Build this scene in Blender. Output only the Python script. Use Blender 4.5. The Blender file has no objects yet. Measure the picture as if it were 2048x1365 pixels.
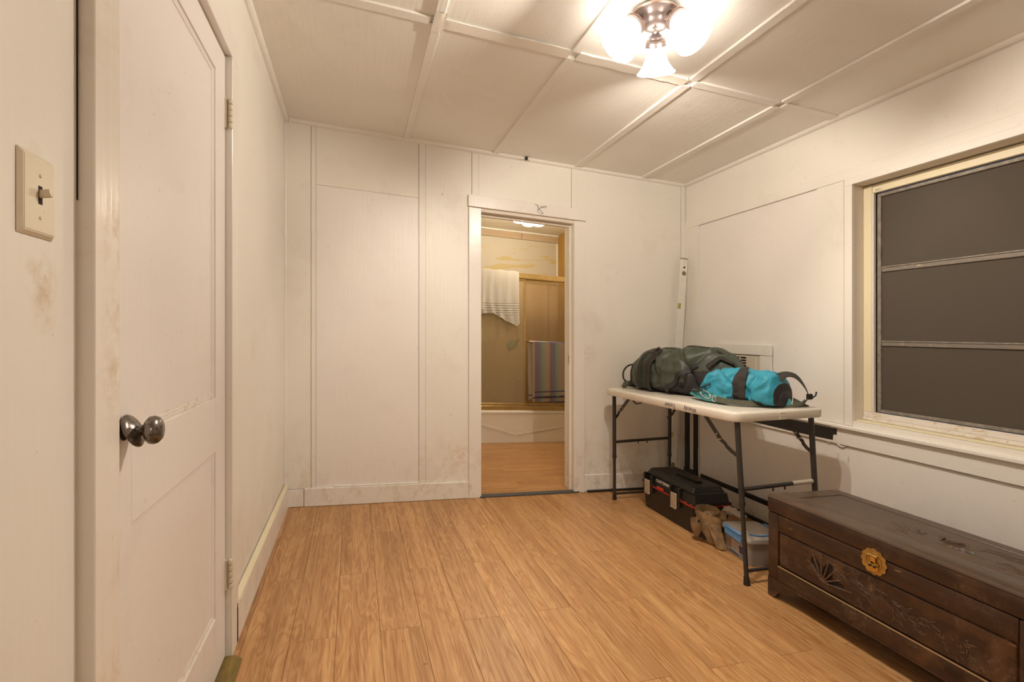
import bpy, bmesh, math, random
from mathutils import Vector, Matrix, noise
random.seed(7)
sc = bpy.context.scene
col = sc.collection
PI = math.pi

# ------------------------------------------------------------------ camera, world, exposure
F_PX, YAW, CAM_H = 987.52, 0.3084, 1.1231
SLOPE = 0.0484            # the floor of this old house falls away to the window side by 2.8 degrees
RX, RY = math.cos(YAW), -math.sin(YAW)
cd = bpy.data.cameras.new('camera'); cam = bpy.data.objects.new('camera', cd); col.objects.link(cam)
cam.location = (0, 0, CAM_H); cam.rotation_euler = (PI/2, 0, -YAW)
cd.sensor_width = 36; cd.lens = F_PX/2048*36; cd.shift_y = -3.5/2048; cd.clip_start = .02
sc.camera = cam
w = bpy.data.worlds.new('night'); sc.world = w; w.use_nodes = True
w.node_tree.nodes['Background'].inputs[0].default_value = (.012, .014, .02, 1)
w.node_tree.nodes['Background'].inputs[1].default_value = 1.0
sc.view_settings.view_transform = 'Standard'; sc.view_settings.look = 'None'
sc.view_settings.gamma = 1; sc.view_settings.use_curve_mapping = False
sc.view_settings.exposure = 1.36
LAMP_W, BATH_W, HALL_FILL_W = 16.5, 2.9, 12.0
LAMP_COL = (1.0, .89, .78)

L, R, D, H = -.418, 2.546, 3.381, 2.44
YN = -1.5                  # near wall, behind the camera

# ------------------------------------------------------------------ helpers
WPOS = {}
LEVEL = set()
ALLM = []

def box(bm, x0, x1, y0, y1, z0, z1, bev=0, seg=1):
    m = Matrix.Translation(((x0+x1)/2, (y0+y1)/2, (z0+z1)/2)) @ Matrix.Diagonal((abs(x1-x0), abs(y1-y0), abs(z1-z0), 1))
    r = bmesh.ops.create_cube(bm, size=1, matrix=m)
    if bev:
        es = list({e for v in r['verts'] for e in v.link_edges})
        bmesh.ops.bevel(bm, geom=es, offset=bev, segments=seg, affect='EDGES', profile=.5)
    return bm
def B(*a, **k):
    return box(bmesh.new(), *a, **k)
def frames(pts, up=None):
    out = []; n = len(pts); prev = None
    for i in range(n):
        t = (pts[min(i+1, n-1)]-pts[max(i-1, 0)]).normalized()
        if prev is None:
            a = Vector(up) if up else (Vector((0, 0, 1)) if abs(t.z) < .9 else Vector((1, 0, 0)))
        else: a = prev
        s = (a - t*a.dot(t)).normalized(); prev = s
        out.append((t, s, t.cross(s)))
    return out
def tube(bm, pts, r, seg=10, cap=True, closed=False):
    pts = [Vector(p) for p in pts]
    rs = r if isinstance(r, (list, tuple)) else [r]*len(pts)
    if closed: pts = pts + [pts[0]]; rs = list(rs)+[rs[0]]
    rings = []
    for p, rr, (t, s, b) in zip(pts, rs, frames(pts)):
        rings.append([bm.verts.new(p+(s*math.cos(2*PI*k/seg)+b*math.sin(2*PI*k/seg))*rr) for k in range(seg)])
    for a, b in zip(rings, rings[1:]):
        for k in range(seg):
            bm.faces.new((a[k], a[(k+1) % seg], b[(k+1) % seg], b[k]))
    if cap and not closed:
        bm.faces.new(rings[0][::-1]); bm.faces.new(rings[-1])
    return bm
def ribbon(bm, pts, nrm, width, th=.002):
    """flat webbing: pts path, nrm normal of the flat face at each point"""
    pts = [Vector(p) for p in pts]; n = len(pts)
    ns = [Vector(x) for x in nrm] if isinstance(nrm[0], (list, tuple, Vector)) else [Vector(nrm)]*n
    rings = []
    for i in range(n):
        t = (pts[min(i+1, n-1)]-pts[max(i-1, 0)]).normalized()
        nn = (ns[i]-t*ns[i].dot(t)).normalized(); s = t.cross(nn)
        rings.append([bm.verts.new(pts[i]+s*a*width/2+nn*b*th/2) for a, b in ((-1, -1), (1, -1), (1, 1), (-1, 1))])
    for a, b in zip(rings, rings[1:]):
        for k in range(4): bm.faces.new((a[k], a[(k+1) % 4], b[(k+1) % 4], b[k]))
    bm.faces.new(rings[0][::-1]); bm.faces.new(rings[-1])
    return bm
def lathe(bm, prof, c=(0, 0, 0), axis=(0, 0, 1), seg=24, scal=0, nl=10):
    ax = Vector(axis).normalized(); c = Vector(c)
    s = ax.orthogonal().normalized(); b = ax.cross(s)
    rings = []
    for r, h in prof:
        if r < 1e-6: rings.append([bm.verts.new(c+ax*h)]); continue
        rings.append([bm.verts.new(c+ax*h+(s*math.cos(2*PI*k/seg)+b*math.sin(2*PI*k/seg))*r*(1+scal*math.cos(nl*2*PI*k/seg))) for k in range(seg)])
    for a, q in zip(rings, rings[1:]):
        if len(a) == 1 and len(q) == 1: continue
        for k in range(seg):
            if len(a) == 1: bm.faces.new((a[0], q[(k+1) % seg], q[k]))
            elif len(q) == 1: bm.faces.new((a[k], a[(k+1) % seg], q[0]))
            else: bm.faces.new((a[k], a[(k+1) % seg], q[(k+1) % seg], q[k]))
    return bm
def prism(bm, poly, plane, d0, d1, bev=0):
    """poly 2d; plane 'x' -> (y,z) extruded along x; 'y' -> (x,z); 'z' -> (x,y)"""
    def P(u, v, d): return {'x': (d, u, v), 'y': (u, d, v), 'z': (u, v, d)}[plane]
    a = [bm.verts.new(P(u, v, d0)) for u, v in poly]; b = [bm.verts.new(P(u, v, d1)) for u, v in poly]
    n = len(poly); fs = [bm.faces.new(a), bm.faces.new(b[::-1])]
    for k in range(n): fs.append(bm.faces.new((a[k], b[k], b[(k+1) % n], a[(k+1) % n])))
    bmesh.ops.recalc_face_normals(bm, faces=fs)
    if bev:
        es = [e for e in fs[1].edges]
        bmesh.ops.bevel(bm, geom=es, offset=bev, segments=2, affect='EDGES')
    return bm

def obj(name, bm, mat, parent=None, origin=None, smooth=None, level=False, recalc=True):
    if recalc: bmesh.ops.recalc_face_normals(bm, faces=bm.faces[:])
    me = bpy.data.meshes.new(name)
    if origin is None:
        xs = [v.co for v in bm.verts]
        origin = Vector((sum(v.x for v in xs)/len(xs), sum(v.y for v in xs)/len(xs), min(v.z for v in xs)))
    origin = Vector(origin)
    for v in bm.verts: v.co -= origin
    bm.to_mesh(me); bm.free()
    if smooth is not None:
        for p in me.polygons: p.use_smooth = True
        me.set_sharp_from_angle(angle=math.radians(smooth))
    for m in (mat if isinstance(mat, (list, tuple)) else [mat]): me.materials.append(m)
    o = bpy.data.objects.new(name, me); link(o, parent, origin, level)
    return o
def link(o, parent, origin, level=False):
    col.objects.link(o); origin = Vector(origin); WPOS[o] = origin
    if parent: o.parent = parent; o.location = origin-WPOS[parent]
    else: o.location = origin
    if level or (parent in LEVEL): LEVEL.add(o)
def tag(o, label, cat=None, group=None):
    o['label'] = label
    if cat: o['category'] = cat
    if group: o['group'] = group
    return o
def thing(name, label, cat, origin, group=None, level=False):
    o = bpy.data.objects.new(name, None); o.empty_display_size = .05
    link(o, None, origin, level); return tag(o, label, cat, group)
def structure(o): o['kind'] = 'structure'; return o
def sempty(name, origin):
    o = bpy.data.objects.new(name, None); o.empty_display_size = .05; link(o, None, origin); return structure(o)
def text_bm(txt, size, mat4, ext=.0003):
    cu = bpy.data.curves.new('writing', 'FONT'); cu.body = txt; cu.size = size; cu.extrude = ext; cu.resolution_u = 2
    cu.align_x = 'CENTER'; cu.align_y = 'CENTER'
    t = bpy.data.objects.new('writing', cu); me = bpy.data.meshes.new_from_object(t)
    bm = bmesh.new(); bm.from_mesh(me); bmesh.ops.transform(bm, matrix=mat4, verts=bm.verts)
    bpy.data.objects.remove(t); bpy.data.curves.remove(cu); bpy.data.meshes.remove(me)
    return bm
def basis(o, ex, ey, ez):
    m = Matrix.Identity(4)
    for i, v in enumerate((ex, ey, ez)):
        for k in range(3): m[k][i] = v[k]
    for k in range(3): m[k][3] = o[k]
    return m
def sm(a, b, x):
    t = max(0, min(1, (x-a)/(b-a))); return t*t*(3-2*t)
def interp(tab, x):
    if x <= tab[0][0]: return tab[0][1]
    for (a, va), (b, vb) in zip(tab, tab[1:]):
        if x <= b: 
            t = (x-a)/(b-a); t = t*t*(3-2*t)*.5+t*.5; return va+(vb-va)*t
    return tab[-1][1]

# ------------------------------------------------------------------ materials
class N:
    def __init__(s, name):
        s.m = bpy.data.materials.new(name); s.m.use_nodes = True; s.t = s.m.node_tree; s.t.nodes.clear()
        s.out = s.n('ShaderNodeOutputMaterial')
    def n(s, ty, ins=None, **k):
        nd = s.t.nodes.new(ty)
        for a, b in k.items(): setattr(nd, a, b)
        for a, b in (ins or {}).items(): s.set(nd.inputs[a], b)
        return nd
    def set(s, sock, v):
        if isinstance(v, bpy.types.NodeSocket): s.t.links.new(v, sock)
        elif isinstance(v, bpy.types.Node): s.t.links.new(v.outputs[0], sock)
        else: sock.default_value = (tuple(v)+(1,) if isinstance(v, (tuple, list)) and len(v) == 3 and sock.type == 'RGBA' else v)
    def math(s, op, a, b=0., clamp=False):
        nd = s.n('ShaderNodeMath', {0: a, 1: b}, operation=op); nd.use_clamp = clamp; return nd.outputs[0]
    def mix(s, f, a, b, mode='MIX'):
        nd = s.n('ShaderNodeMix', data_type='RGBA', blend_type=mode); s.set(nd.inputs[0], f); s.set(nd.inputs[6], a); s.set(nd.inputs[7], b); return nd.outputs[2]
    def pos(s): return s.n('ShaderNodeNewGeometry').outputs['Position']
    def objc(s): return s.n('ShaderNodeTexCoord').outputs['Object']
    def mapv(s, v, scale=(1, 1, 1), loc=(0, 0, 0)):
        return s.n('ShaderNodeMapping', {'Vector': v, 'Scale': scale, 'Location': loc}).outputs[0]
    def noise(s, v, scale, det=3, rough=.5, dist=0):
        return s.n('ShaderNodeTexNoise', {'Vector': v, 'Scale': scale, 'Detail': det, 'Roughness': rough, 'Distortion': dist}).outputs[0]
    def rng(s, v, a, b, c=0., d=1.):
        return s.n('ShaderNodeMapRange', {0: v, 1: a, 2: b, 3: c, 4: d}).outputs[0]
    def ramp(s, f, stops, ip='LINEAR'):
        nd = s.n('ShaderNodeValToRGB', {0: f}); cr = nd.color_ramp; cr.interpolation = ip
        while len(cr.elements) > 1: cr.elements.remove(cr.elements[0])
        cr.elements[0].position = stops[0][0]; cr.elements[0].color = (*stops[0][1], 1)
        for p, c in stops[1:]:
            e = cr.elements.new(p); e.color = (*c, 1)
        return nd.outputs[0]
    def bsdf(s, colr, rough=.5, metal=0., bump=None, bs=.1, bd=.01, **k):
        p = s.n('ShaderNodeBsdfPrincipled', {'Base Color': colr, 'Roughness': rough, 'Metallic': metal})
        for a, b in k.items(): s.set(p.inputs[a.replace('_', ' ')], b)
        if bump is not None:
            b = s.n('ShaderNodeBump', {'Strength': bs, 'Distance': bd, 'Height': bump}); s.set(p.inputs['Normal'], b.outputs[0])
        s.t.links.new(p.outputs[0], s.out.inputs[0]); return s.m

def paint(name, c, rough=.5, stain=.5, grime=.5, brush='z', dots=.5, chip=0., dirt=(.42, .27, .12), marks=()):
    s = N(name); P = s.pos()
    big = s.noise(P, 1.3, 2)
    colr = s.mix(s.rng(big, .35, .65), tuple(x*.965 for x in c), tuple(min(1, x*1.02) for x in c))
    st = s.rng(s.noise(P, 3.1, 5, .65, .6), .56, .78)
    colr = s.mix(s.math('MULTIPLY', st, .34*stain), colr, dirt)
    sp = s.rng(s.noise(P, 48, 2, .6), .71, .76)
    colr = s.mix(s.math('MULTIPLY', sp, .5*dots), colr, (.3, .24, .16))
    z = s.n('ShaderNodeSeparateXYZ', {0: P}).outputs[2]
    g = s.rng(z, .55, -.12); g2 = s.rng(s.noise(s.mapv(P, (1, 1, .7)), 14, 6, .75), .5, .72)
    colr = s.mix(s.math('MULTIPLY', s.math('MULTIPLY', g, g2), .75*grime, True), colr, dirt)
    for (mp, mr, ms) in marks:
        d_ = s.n('ShaderNodeVectorMath', {0: P, 1: mp}, operation='DISTANCE').outputs['Value']
        k_ = s.math('MULTIPLY', s.rng(d_, mr, mr*.25), s.rng(s.noise(P, 26, 5, .7), .42, .64))
        colr = s.mix(s.math('MULTIPLY', k_, ms, True), colr, (.58, .41, .20))
    if chip:
        ch = s.rng(s.noise(s.mapv(P, (1, 3, 8) if brush == 'y' else (2, 6, 1.5)), 9, 5, .7, 1.), .62-.1*chip, .66-.1*chip)
        ch2 = s.rng(s.noise(s.mapv(P, (1, 2, 2)), 4, 3), .42, .6); colr = s.mix(s.math('MULTIPLY', s.math('MULTIPLY', ch, ch2), .8), colr, (.60, .46, .27))
    sc_ = {'z': (60, 60, 3), 'y': (60, 3, 60), 'x': (3, 60, 60)}[brush]
    bmp = s.math('ADD', s.noise(s.mapv(P, sc_), 1., 3), s.math('MULTIPLY', s.noise(P, 22, 4), .8))
    return s.bsdf(colr, rough, bump=bmp, bs=.22, bd=.004)

WALLC = (.86, .825, .745)
M = {}
M['wall'] = paint('cream wall paint', WALLC, .42, .45, .9, marks=[((L, .86, 1.205), .045, .8), ((L, .84, 1.37), .03, .35), ((L, .865, 1.16), .035, .5), ((.70, D, .32), .14, .5), ((1.62, D, .30), .10, .5), ((1.66, D, 1.0), .12, .35), ((.40, D, .25), .1, .3)])
M['wall2'] = paint('cream panel paint', (.87, .83, .775), .45, .25, .35)
M['ceil'] = paint('ceiling board paint', (.89, .86, .79), .6, .30, 0, 'y', .3)
M['trim'] = paint('glossy cream trim paint', (.86, .82, .75), .28, .5, 1.)
M['trimh'] = paint('cream trim paint along', (.86, .825, .75), .33, .6, .9, 'y')
M['door'] = paint('door paint', (.86, .82, .77), .36, .4, .5)
M['worn'] = paint('chipped paint', (.80, .75, .68), .4, .8, 1., 'y', 1., 1.1)
M['yellowed'] = paint('yellowed paint', (.80, .72, .50), .4, .4, .3, 'y')
M['grimy'] = paint('hand soiled paint', (.86, .81, .73), .22, 1.0, 1.0, marks=[((-.395, 1.035, 1.30), .09, .6), ((-.395, 1.03, 1.05), .08, .6), ((-.395, 1.03, 1.16), .07, .5), ((-.395, 1.0, .45), .16, .6), ((-.395, .99, .2), .2, .8)])
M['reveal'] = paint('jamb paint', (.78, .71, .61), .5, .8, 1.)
M['switch'] = paint('yellowed switch plastic', (.76, .68, .52), .35, .8, 0)
M['bathwall'] = paint('bathroom board paint', (.80, .74, .62), .5, .4, 0)

def simple(name, c, rough=.5, metal=0., var=.12, sc_=8, bs=.1, bd=.003, mode='obj', **k):
    s = N(name); P = s.objc() if mode == 'obj' else s.pos(); nz = s.noise(P, sc_, 4, .6)
    colr = s.mix(s.rng(nz, .3, .7), tuple(x*(1-var) for x in c), tuple(min(1, x*(1+var)) for x in c))
    return s.bsdf(colr, rough, metal, bump=s.noise(P, sc_*12, 3), bs=bs, bd=bd, **k)
M['black_tape'] = simple('black tape', (.018, .016, .014), .45, sc_=30, bs=.5)
M['dark'] = simple('dark gap', (.02, .015, .01), .9)
M['subfloor'] = simple('subfloor', (.05, .03, .015), .9)
M['table_top'] = simple('off white moulded plastic', (.72, .66, .56), .38, sc_=5, var=.05, bs=.3, bd=.001)
M['table_metal'] = simple('dark grey painted steel', (.045, .038, .033), .42, .3, sc_=20)
M['steel'] = simple('zinc steel', (.55, .5, .43), .3, .9, sc_=30)
M['toolbox'] = simple('black moulded plastic', (.012, .0105, .009), .42, sc_=12, bs=.3, bd=.001)
M['red'] = simple('red plastic', (.62, .035, .02), .4)
M['latch'] = simple('ribbed metal latch', (.62, .55, .44), .35, .75, sc_=20)
M['silver_text'] = simple('silver lettering', (.8, .78, .72), .4)
M['ink'] = simple('marker ink', (.03, .028, .04), .6)
M['suede'] = simple('tan suede', (.50, .33, .17), .85, sc_=14, var=.3, bs=.5)
M['suede_dark'] = simple('pouch lining', (.05, .028, .014), .9)
M['canvas'] = simple('pale cloth', (.52, .45, .36), .85, sc_=14)
M['lid'] = simple('clear lid plastic', (.62, .57, .50), .3, var=.05, Transmission_Weight=.25)
M['blue_clip'] = simple('blue clip plastic', (.10, .30, .62), .38, sc_=10, var=.08)
M['label_white'] = simple('paper label', (.78, .72, .64), .5)
M['label_blue'] = simple('label print blue', (.07, .14, .34), .5)
M['label_orange'] = simple('label print orange', (.75, .28, .12), .5)
M['label_purple'] = simple('label photo print', (.16, .13, .30), .5, sc_=200, var=.6)
M['duffel_green'] = simple('green coated nylon', (.060, .074, .052), .46, sc_=9, var=.12, bs=.25)
M['duffel_black'] = simple('black nylon', (.022, .018, .02), .6, sc_=14, var=.2, bs=.4)
M['web_black'] = simple('black webbing', (.030, .024, .020), .7, sc_=40, var=.25, bs=.5)
M['web_olive'] = simple('olive webbing', (.085, .085, .055), .75, sc_=40, var=.2, bs=.5)
M['blue_nylon'] = simple('turquoise nylon', (.030, .30, .42), .55, sc_=9, var=.12, bs=.3)
M['teal'] = simple('teal mesh pad', (.06, .28, .30), .7, sc_=60, var=.25, bs=.5)
M['carabiner'] = simple('carabiner aluminium', (.7, .66, .6), .25, .9)
M['level'] = simple('painted aluminium level', (.84, .80, .74), .35, .1, sc_=14, var=.06)
M['vial'] = simple('spirit vial', (.22, .20, .11), .2)
M['vial_yellow'] = simple('yellow green vial', (.45, .42, .10), .3)
M['ac'] = simple('yellowed appliance plastic', (.70, .62, .49), .45, sc_=5, var=.05)
M['bronze'] = simple('brushed bronze metal', (.42, .36, .35), .34, .75, sc_=20)
M['copper_edge'] = simple('worn copper edge', (.48, .34, .25), .35, .8)
M['brass'] = simple('aged brass', (.50, .33, .11), .38, .85, sc_=30, var=.3)
M['brass2'] = simple('bright brass', (.72, .44, .10), .32, .85, sc_=30, var=.2)
M['pin'] = simple('dark green pin', (.015, .03, .024), .25)
M['gold'] = simple('gold anodised frame', (.50, .35, .15), .3, .8, sc_=20, var=.12)
M['tub'] = simple('enamelled tub', (.78, .72, .64), .22, var=.02, bs=.02)
M['bar_metal'] = paint('weathered bar paint', (.20, .175, .145), .5, 1., 0, 'y', 1., .5)
M['screen_frame'] = simple('weathered window metal', (.25, .22, .18), .55, sc_=40, var=.3)
M['loofah'] = simple('teal sponge', (.02, .30, .30), .9)
M['wire'] = simple('thin wire', (.10, .08, .05), .4, .6)
M['hinge'] = paint('painted hinge', (.74, .66, .50), .35, 1.6, .6, 'z', 1.)
M['grey_strip'] = simple('grey rubber strip', (.07, .07, .075), .6, sc_=15)
M['orange_wall'] = simple('ochre wall paint', (.42, .24, .045), .6, sc_=3, var=.08)

def wood_floor(name, along):
    s = N(name); O = s.objc(); rnd = s.n('ShaderNodeObjectInfo').outputs['Random']
    sx = s.n('ShaderNodeSeparateXYZ', {0: O})
    u, v = (sx.outputs[0], sx.outputs[1]) if along == 'y' else (sx.outputs[1], sx.outputs[0])
    strip = s.math('FLOOR', s.math('DIVIDE', s.math('ADD', u, .0785), .0524))
    seed = s.math('ADD', s.math('MULTIPLY', rnd, 53.), s.math('MULTIPLY', strip, 7.31))
    sr = s.n('ShaderNodeTexWhiteNoise', {1: seed}, noise_dimensions='1D').outputs[0]
    big = s.n('ShaderNodeCombineXYZ', {0: s.math('MULTIPLY', u, 13.), 1: s.math('MULTIPLY', v, 1.5), 2: seed}).outputs[0]
    cath = s.noise(big, 1., 3, .5, 1.3)
    rings = s.math('FRACT', s.math('MULTIPLY', cath, 8.))
    rings = s.math('ABSOLUTE', s.math('SUBTRACT', rings, .5))
    fine = s.noise(s.n('ShaderNodeCombineXYZ', {0: s.math('MULTIPLY', u, 190.), 1: s.math('MULTIPLY', v, 2.6), 2: seed}).outputs[0], 1., 3, .6, .3)
    mid = s.noise(s.n('ShaderNodeCombineXYZ', {0: s.math('MULTIPLY', u, 55.), 1: s.math('MULTIPLY', v, 1.4), 2: seed}).outputs[0], 1., 3, .6, .5)
    g = s.math('ADD', s.math('MULTIPLY', s.rng(rings, .06, .5), .28), s.math('ADD', s.math('MULTIPLY', s.rng(fine, .3, .7), .34), s.math('MULTIPLY', s.rng(mid, .28, .72), .38)))
    colr = s.ramp(g, [(.12, (.30, .130, .043)), (.40, (.445, .228, .085)), (.64, (.54, .305, .128)), (.95, (.64, .40, .195))])
    colr = s.mix(1., colr, s.mix(sr, (.90, .88, .86), (1.06, 1.05, 1.04)), 'MULTIPLY')
    colr = s.mix(1., colr, s.mix(rnd, (.94, .93, .92), (1.04, 1.04, 1.04)), 'MULTIPLY')
    # printed joint lines between the strips
    e = s.math('ABSOLUTE', s.math('SUBTRACT', s.math('FRACT', s.math('DIVIDE', s.math('ADD', u, .0785), .0524)), .5))
    colr = s.mix(s.math('MULTIPLY', s.rng(e, .485, .495), .35), colr, (.20, .08, .03))
    spk = s.rng(s.noise(s.pos(), 34, 2, .6), .73, .77)
    colr = s.mix(s.math('MULTIPLY', spk, .5), colr, (.07, .04, .02))
    return s.bsdf(colr, .38, bump=s.math('ADD', fine, mid), bs=.08, bd=.0015)
M['floor'] = wood_floor('wood look vinyl plank', 'y')
M['floor_x'] = wood_floor('wood look vinyl plank across', 'x')

def chest_wood(name, axis='y', wear=1., top=0):
    s = N(name); P = s.pos()
    sc_ = {'y': (26, 2.2, 26), 'x': (2.2, 26, 26)}[axis]
    g = s.noise(s.mapv(P, sc_), 1., 4, .6, .4)
    colr = s.mix(s.rng(g, .3, .7), (.022, .010, .006), (.068, .031, .016))
    pt = s.rng(s.noise(P, 5.5, 4, .6), .50, .70)
    colr = s.mix(s.math('MULTIPLY', pt, .55*wear), colr, (.12, .055, .022))
    du = s.rng(s.noise(P, 7.5, 6, .8, .5), .52, .72)
    du = s.math('MULTIPLY', du, s.rng(s.noise(P, 90, 3, .7), .35, .7))
    colr = s.mix(s.math('MULTIPLY', du, .42*wear), colr, (.28, .19, .13))
    sc2 = s.rng(s.noise(s.mapv(P, (30, 9, 60)), 1., 2, .6, .3), .72, .76)
    colr = s.mix(s.math('MULTIPLY', sc2, .6*wear), colr, (.34, .17, .06))
    if top: colr = s.mix(.34, colr, (.17, .12, .08))
    return s.bsdf(colr, s.rng(g, .2, .8, .30, .46), bump=s.math('ADD', g, du), bs=.18, bd=.002)
M['chest'] = chest_wood('dark lacquered camphor wood')
M['chest_worn'] = chest_wood('dusty scuffed dark wood', wear=2.1)
M['chest_top'] = chest_wood('dusty dark wood top', wear=.7, top=1)
M['chest_recess_shade'] = simple('painted shade in carving', (.010, .006, .004), .6)  # shade of the carved hollows painted in as a darker colour
M['chest_cane_light'] = simple('lightened wood of carving', (.13, .075, .045), .35, sc_=60, var=.4)  # raised canes coloured lighter so they stand out from the painted shade
M['chest_edge_light'] = simple('painted lit edge', (.40, .27, .13), .4)  # pale colour stands in for light caught along the bevel

def emitter(name, c, st, diff=(.9, .88, .84)):
    s = N(name)
    e = s.n('ShaderNodeEmission', {0: c, 1: st}); d = s.n('ShaderNodeBsdfTranslucent', {0: diff})
    a = s.n('ShaderNodeAddShader', {0: e.outputs[0], 1: d.outputs[0]}); s.t.links.new(a.outputs[0], s.out.inputs[0]); return s.m
M['shade'] = emitter('lit white glass', (1, .92, .82), 5.0, (.07, .065, .06))
M['bath_shade'] = emitter('lit ribbed glass', (1, .88, .68), 2.0)
M['bath_shade_hot'] = emitter('lit ribbed glass bright', (1, .90, .75), 9.)
M['bulb'] = emitter('glowing bulb', (1, .90, .76), 12., (.1, .1, .1))

def glassy(name, c, rough, opac, dcol, blur=True):
    s = N(name)
    if blur:
        t0 = s.n('ShaderNodeBsdfRefraction', {'Color': c, 'Roughness': rough, 'IOR': 1.02}); t1 = s.n('ShaderNodeBsdfTransparent', {'Color': c})
        t = s.n('ShaderNodeMixShader', {0: .62, 1: t0.outputs[0], 2: t1.outputs[0]})
    else: t = s.n('ShaderNodeBsdfTransparent', {0: c})
    d = s.n('ShaderNodeBsdfDiffuse', {0: dcol}); m1 = s.n('ShaderNodeMixShader', {0: opac, 1: t.outputs[0], 2: d.outputs[0]})
    g = s.n('ShaderNodeBsdfGlossy', {'Roughness': .12}); lw = s.n('ShaderNodeLayerWeight', {0: .12})
    m2 = s.n('ShaderNodeMixShader', {0: s.math('MULTIPLY', lw.outputs[0], .5), 1: m1.outputs[0], 2: g.outputs[0]})
    s.t.links.new(m2.outputs[0], s.out.inputs[0]); return s.m
M['frosted'] = glassy('frosted shower glass', (.92, .88, .74), .16, .34, (.58, .48, .32))
M['clear'] = glassy('clear shower glass', (.95, .92, .85), .02, .10, (.6, .5, .36), False)
M['screen'] = glassy('dusty dark screen', (.55, .52, .48), 0, .66, (.152, .128, .100), False)
M['window_glass'] = glassy('night window glass', (.8, .8, .8), 0, .05, (.05, .05, .05), False)
s = N('frosted box plastic'); P = s.objc()
t = s.n('ShaderNodeBsdfTransparent', {0: (.85, .84, .82)}); d = s.n('ShaderNodeBsdfPrincipled', {'Base Color': (.46, .42, .38), 'Roughness': .35})
mx = s.n('ShaderNodeMixShader', {0: .68, 1: t.outputs[0], 2: d.outputs[0]}); s.t.links.new(mx.outputs[0], s.out.inputs[0]); M['box'] = s.m

def knob_metal():
    s = N('tarnished chrome'); O = s.objc()
    n1 = s.rng(s.noise(O, 55, 4, .7), .52, .62)
    colr = s.mix(n1, (.24, .215, .195), (.07, .045, .015)); return s.bsdf(colr, s.rng(n1, 0, 1, .22, .6), s.rng(n1, 0, 1, .95, .3))
M['knob'] = knob_metal()
def towel_mat(name, c, bands):
    s = N(name); P = s.pos(); O = s.objc()
    if bands == 'stripe':
        x = s.n('ShaderNodeSeparateXYZ', {0: P}).outputs[0]
        f = s.math('FRACT', s.math('DIVIDE', s.math('SUBTRACT', x, 1.795), .172))
        beige, mv, bl, tl = (.62, .50, .38), (.42, .28, .32), (.34, .33, .42), (.42, .50, .42)
        colr = s.ramp(f, [(0, tl), (.10, beige), (.38, beige), (.44, mv), (.58, mv), (.64, bl), (.76, bl), (.84, tl), (.95, tl), (1, beige)])
        z = s.n('ShaderNodeSeparateXYZ', {0: O}).outputs[2]
        bd = s.math('MULTIPLY', s.rng(z, .050, .054), s.rng(z, .068, .064))
        colr = s.mix(bd, colr, (.16, .13, .22))
        b0 = s.rng(z, .016, .010)
        colr = s.mix(b0, colr, (.16, .13, .22))
        return s.bsdf(colr, .95, bump=s.noise(O, 260, 2), bs=.5, bd=.003)
    z = s.n('ShaderNodeSeparateXYZ', {0: P}).outputs[2]
    wv = s.math('SINE', s.math('MULTIPLY', z, 250.)); band = s.math('MULTIPLY', s.rng(z, 1.36, 1.40), s.rng(z, 1.54, 1.50))
    colr = s.mix(s.math('MULTIPLY', s.math('MULTIPLY', s.rng(wv, .1, .9), band), .25), c, tuple(x*.5 for x in c))
    return s.bsdf(colr, .9, bump=s.math('ADD', s.noise(O, 200, 2), s.math('MULTIPLY', s.math('MULTIPLY', wv, band), 1.5)), bs=.4, bd=.003)
M['towel'] = towel_mat('white towel', (.80, .76, .70), None)
M['towel_dim'] = simple('white towel inner side', (.85, .80, .74), .9, sc_=60)
M['striped'] = towel_mat('striped towel', None, 'stripe')
s = N('bath board with adhesive'); P = s.pos()
st = s.noise(s.mapv(P, (2.6, 1, 17)), 1., 2, .4, .5); stm = s.rng(st, .56, .62)
colr = s.mix(s.math('MULTIPLY', stm, .75), (.56, .50, .40), (.55, .42, .15)); M['glue_board'] = s.bsdf(colr, .6)
s = N('bare backer board'); P = s.pos()
g = s.noise(s.mapv(P, (14, 4, 1.2)), 1., 4, .6, .5); kn = s.rng(s.noise(P, 7, 3, .6), .66, .74)
colr = s.mix(g, (.44, .29, .15), (.62, .45, .27)); colr = s.mix(s.math('MULTIPLY', kn, .5), colr, (.22, .16, .11)); M['backer'] = s.bsdf(colr, .6)
s = N('raw board'); P = s.pos()
g = s.noise(s.mapv(P, (1.2, 6, 20)), 1., 4, .6, .5); kn = s.rng(s.noise(s.mapv(P, (1, 1, 1)), 9, 2, .6), .66, .74)
colr = s.mix(g, (.42, .30, .18), (.54, .41, .27)); colr = s.mix(s.math('MULTIPLY', kn, .6), colr, (.25, .20, .15)); M['rawboard'] = s.bsdf(colr, .6)
s = N('worn gold green threshold'); P = s.pos()
nz = s.noise(s.mapv(P, (8, 2, 8)), 1.5, 5, .7); colr = s.mix(s.rng(nz, .35, .65), (.08, .05, .01), (.30, .21, .05)); M['thresh'] = s.bsdf(colr, .5)

# ------------------------------------------------------------------ room shell
XL0, BX0, BX1, BY0, BY1 = L-.10, .87, 2.41, D+.147, 5.68
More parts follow.
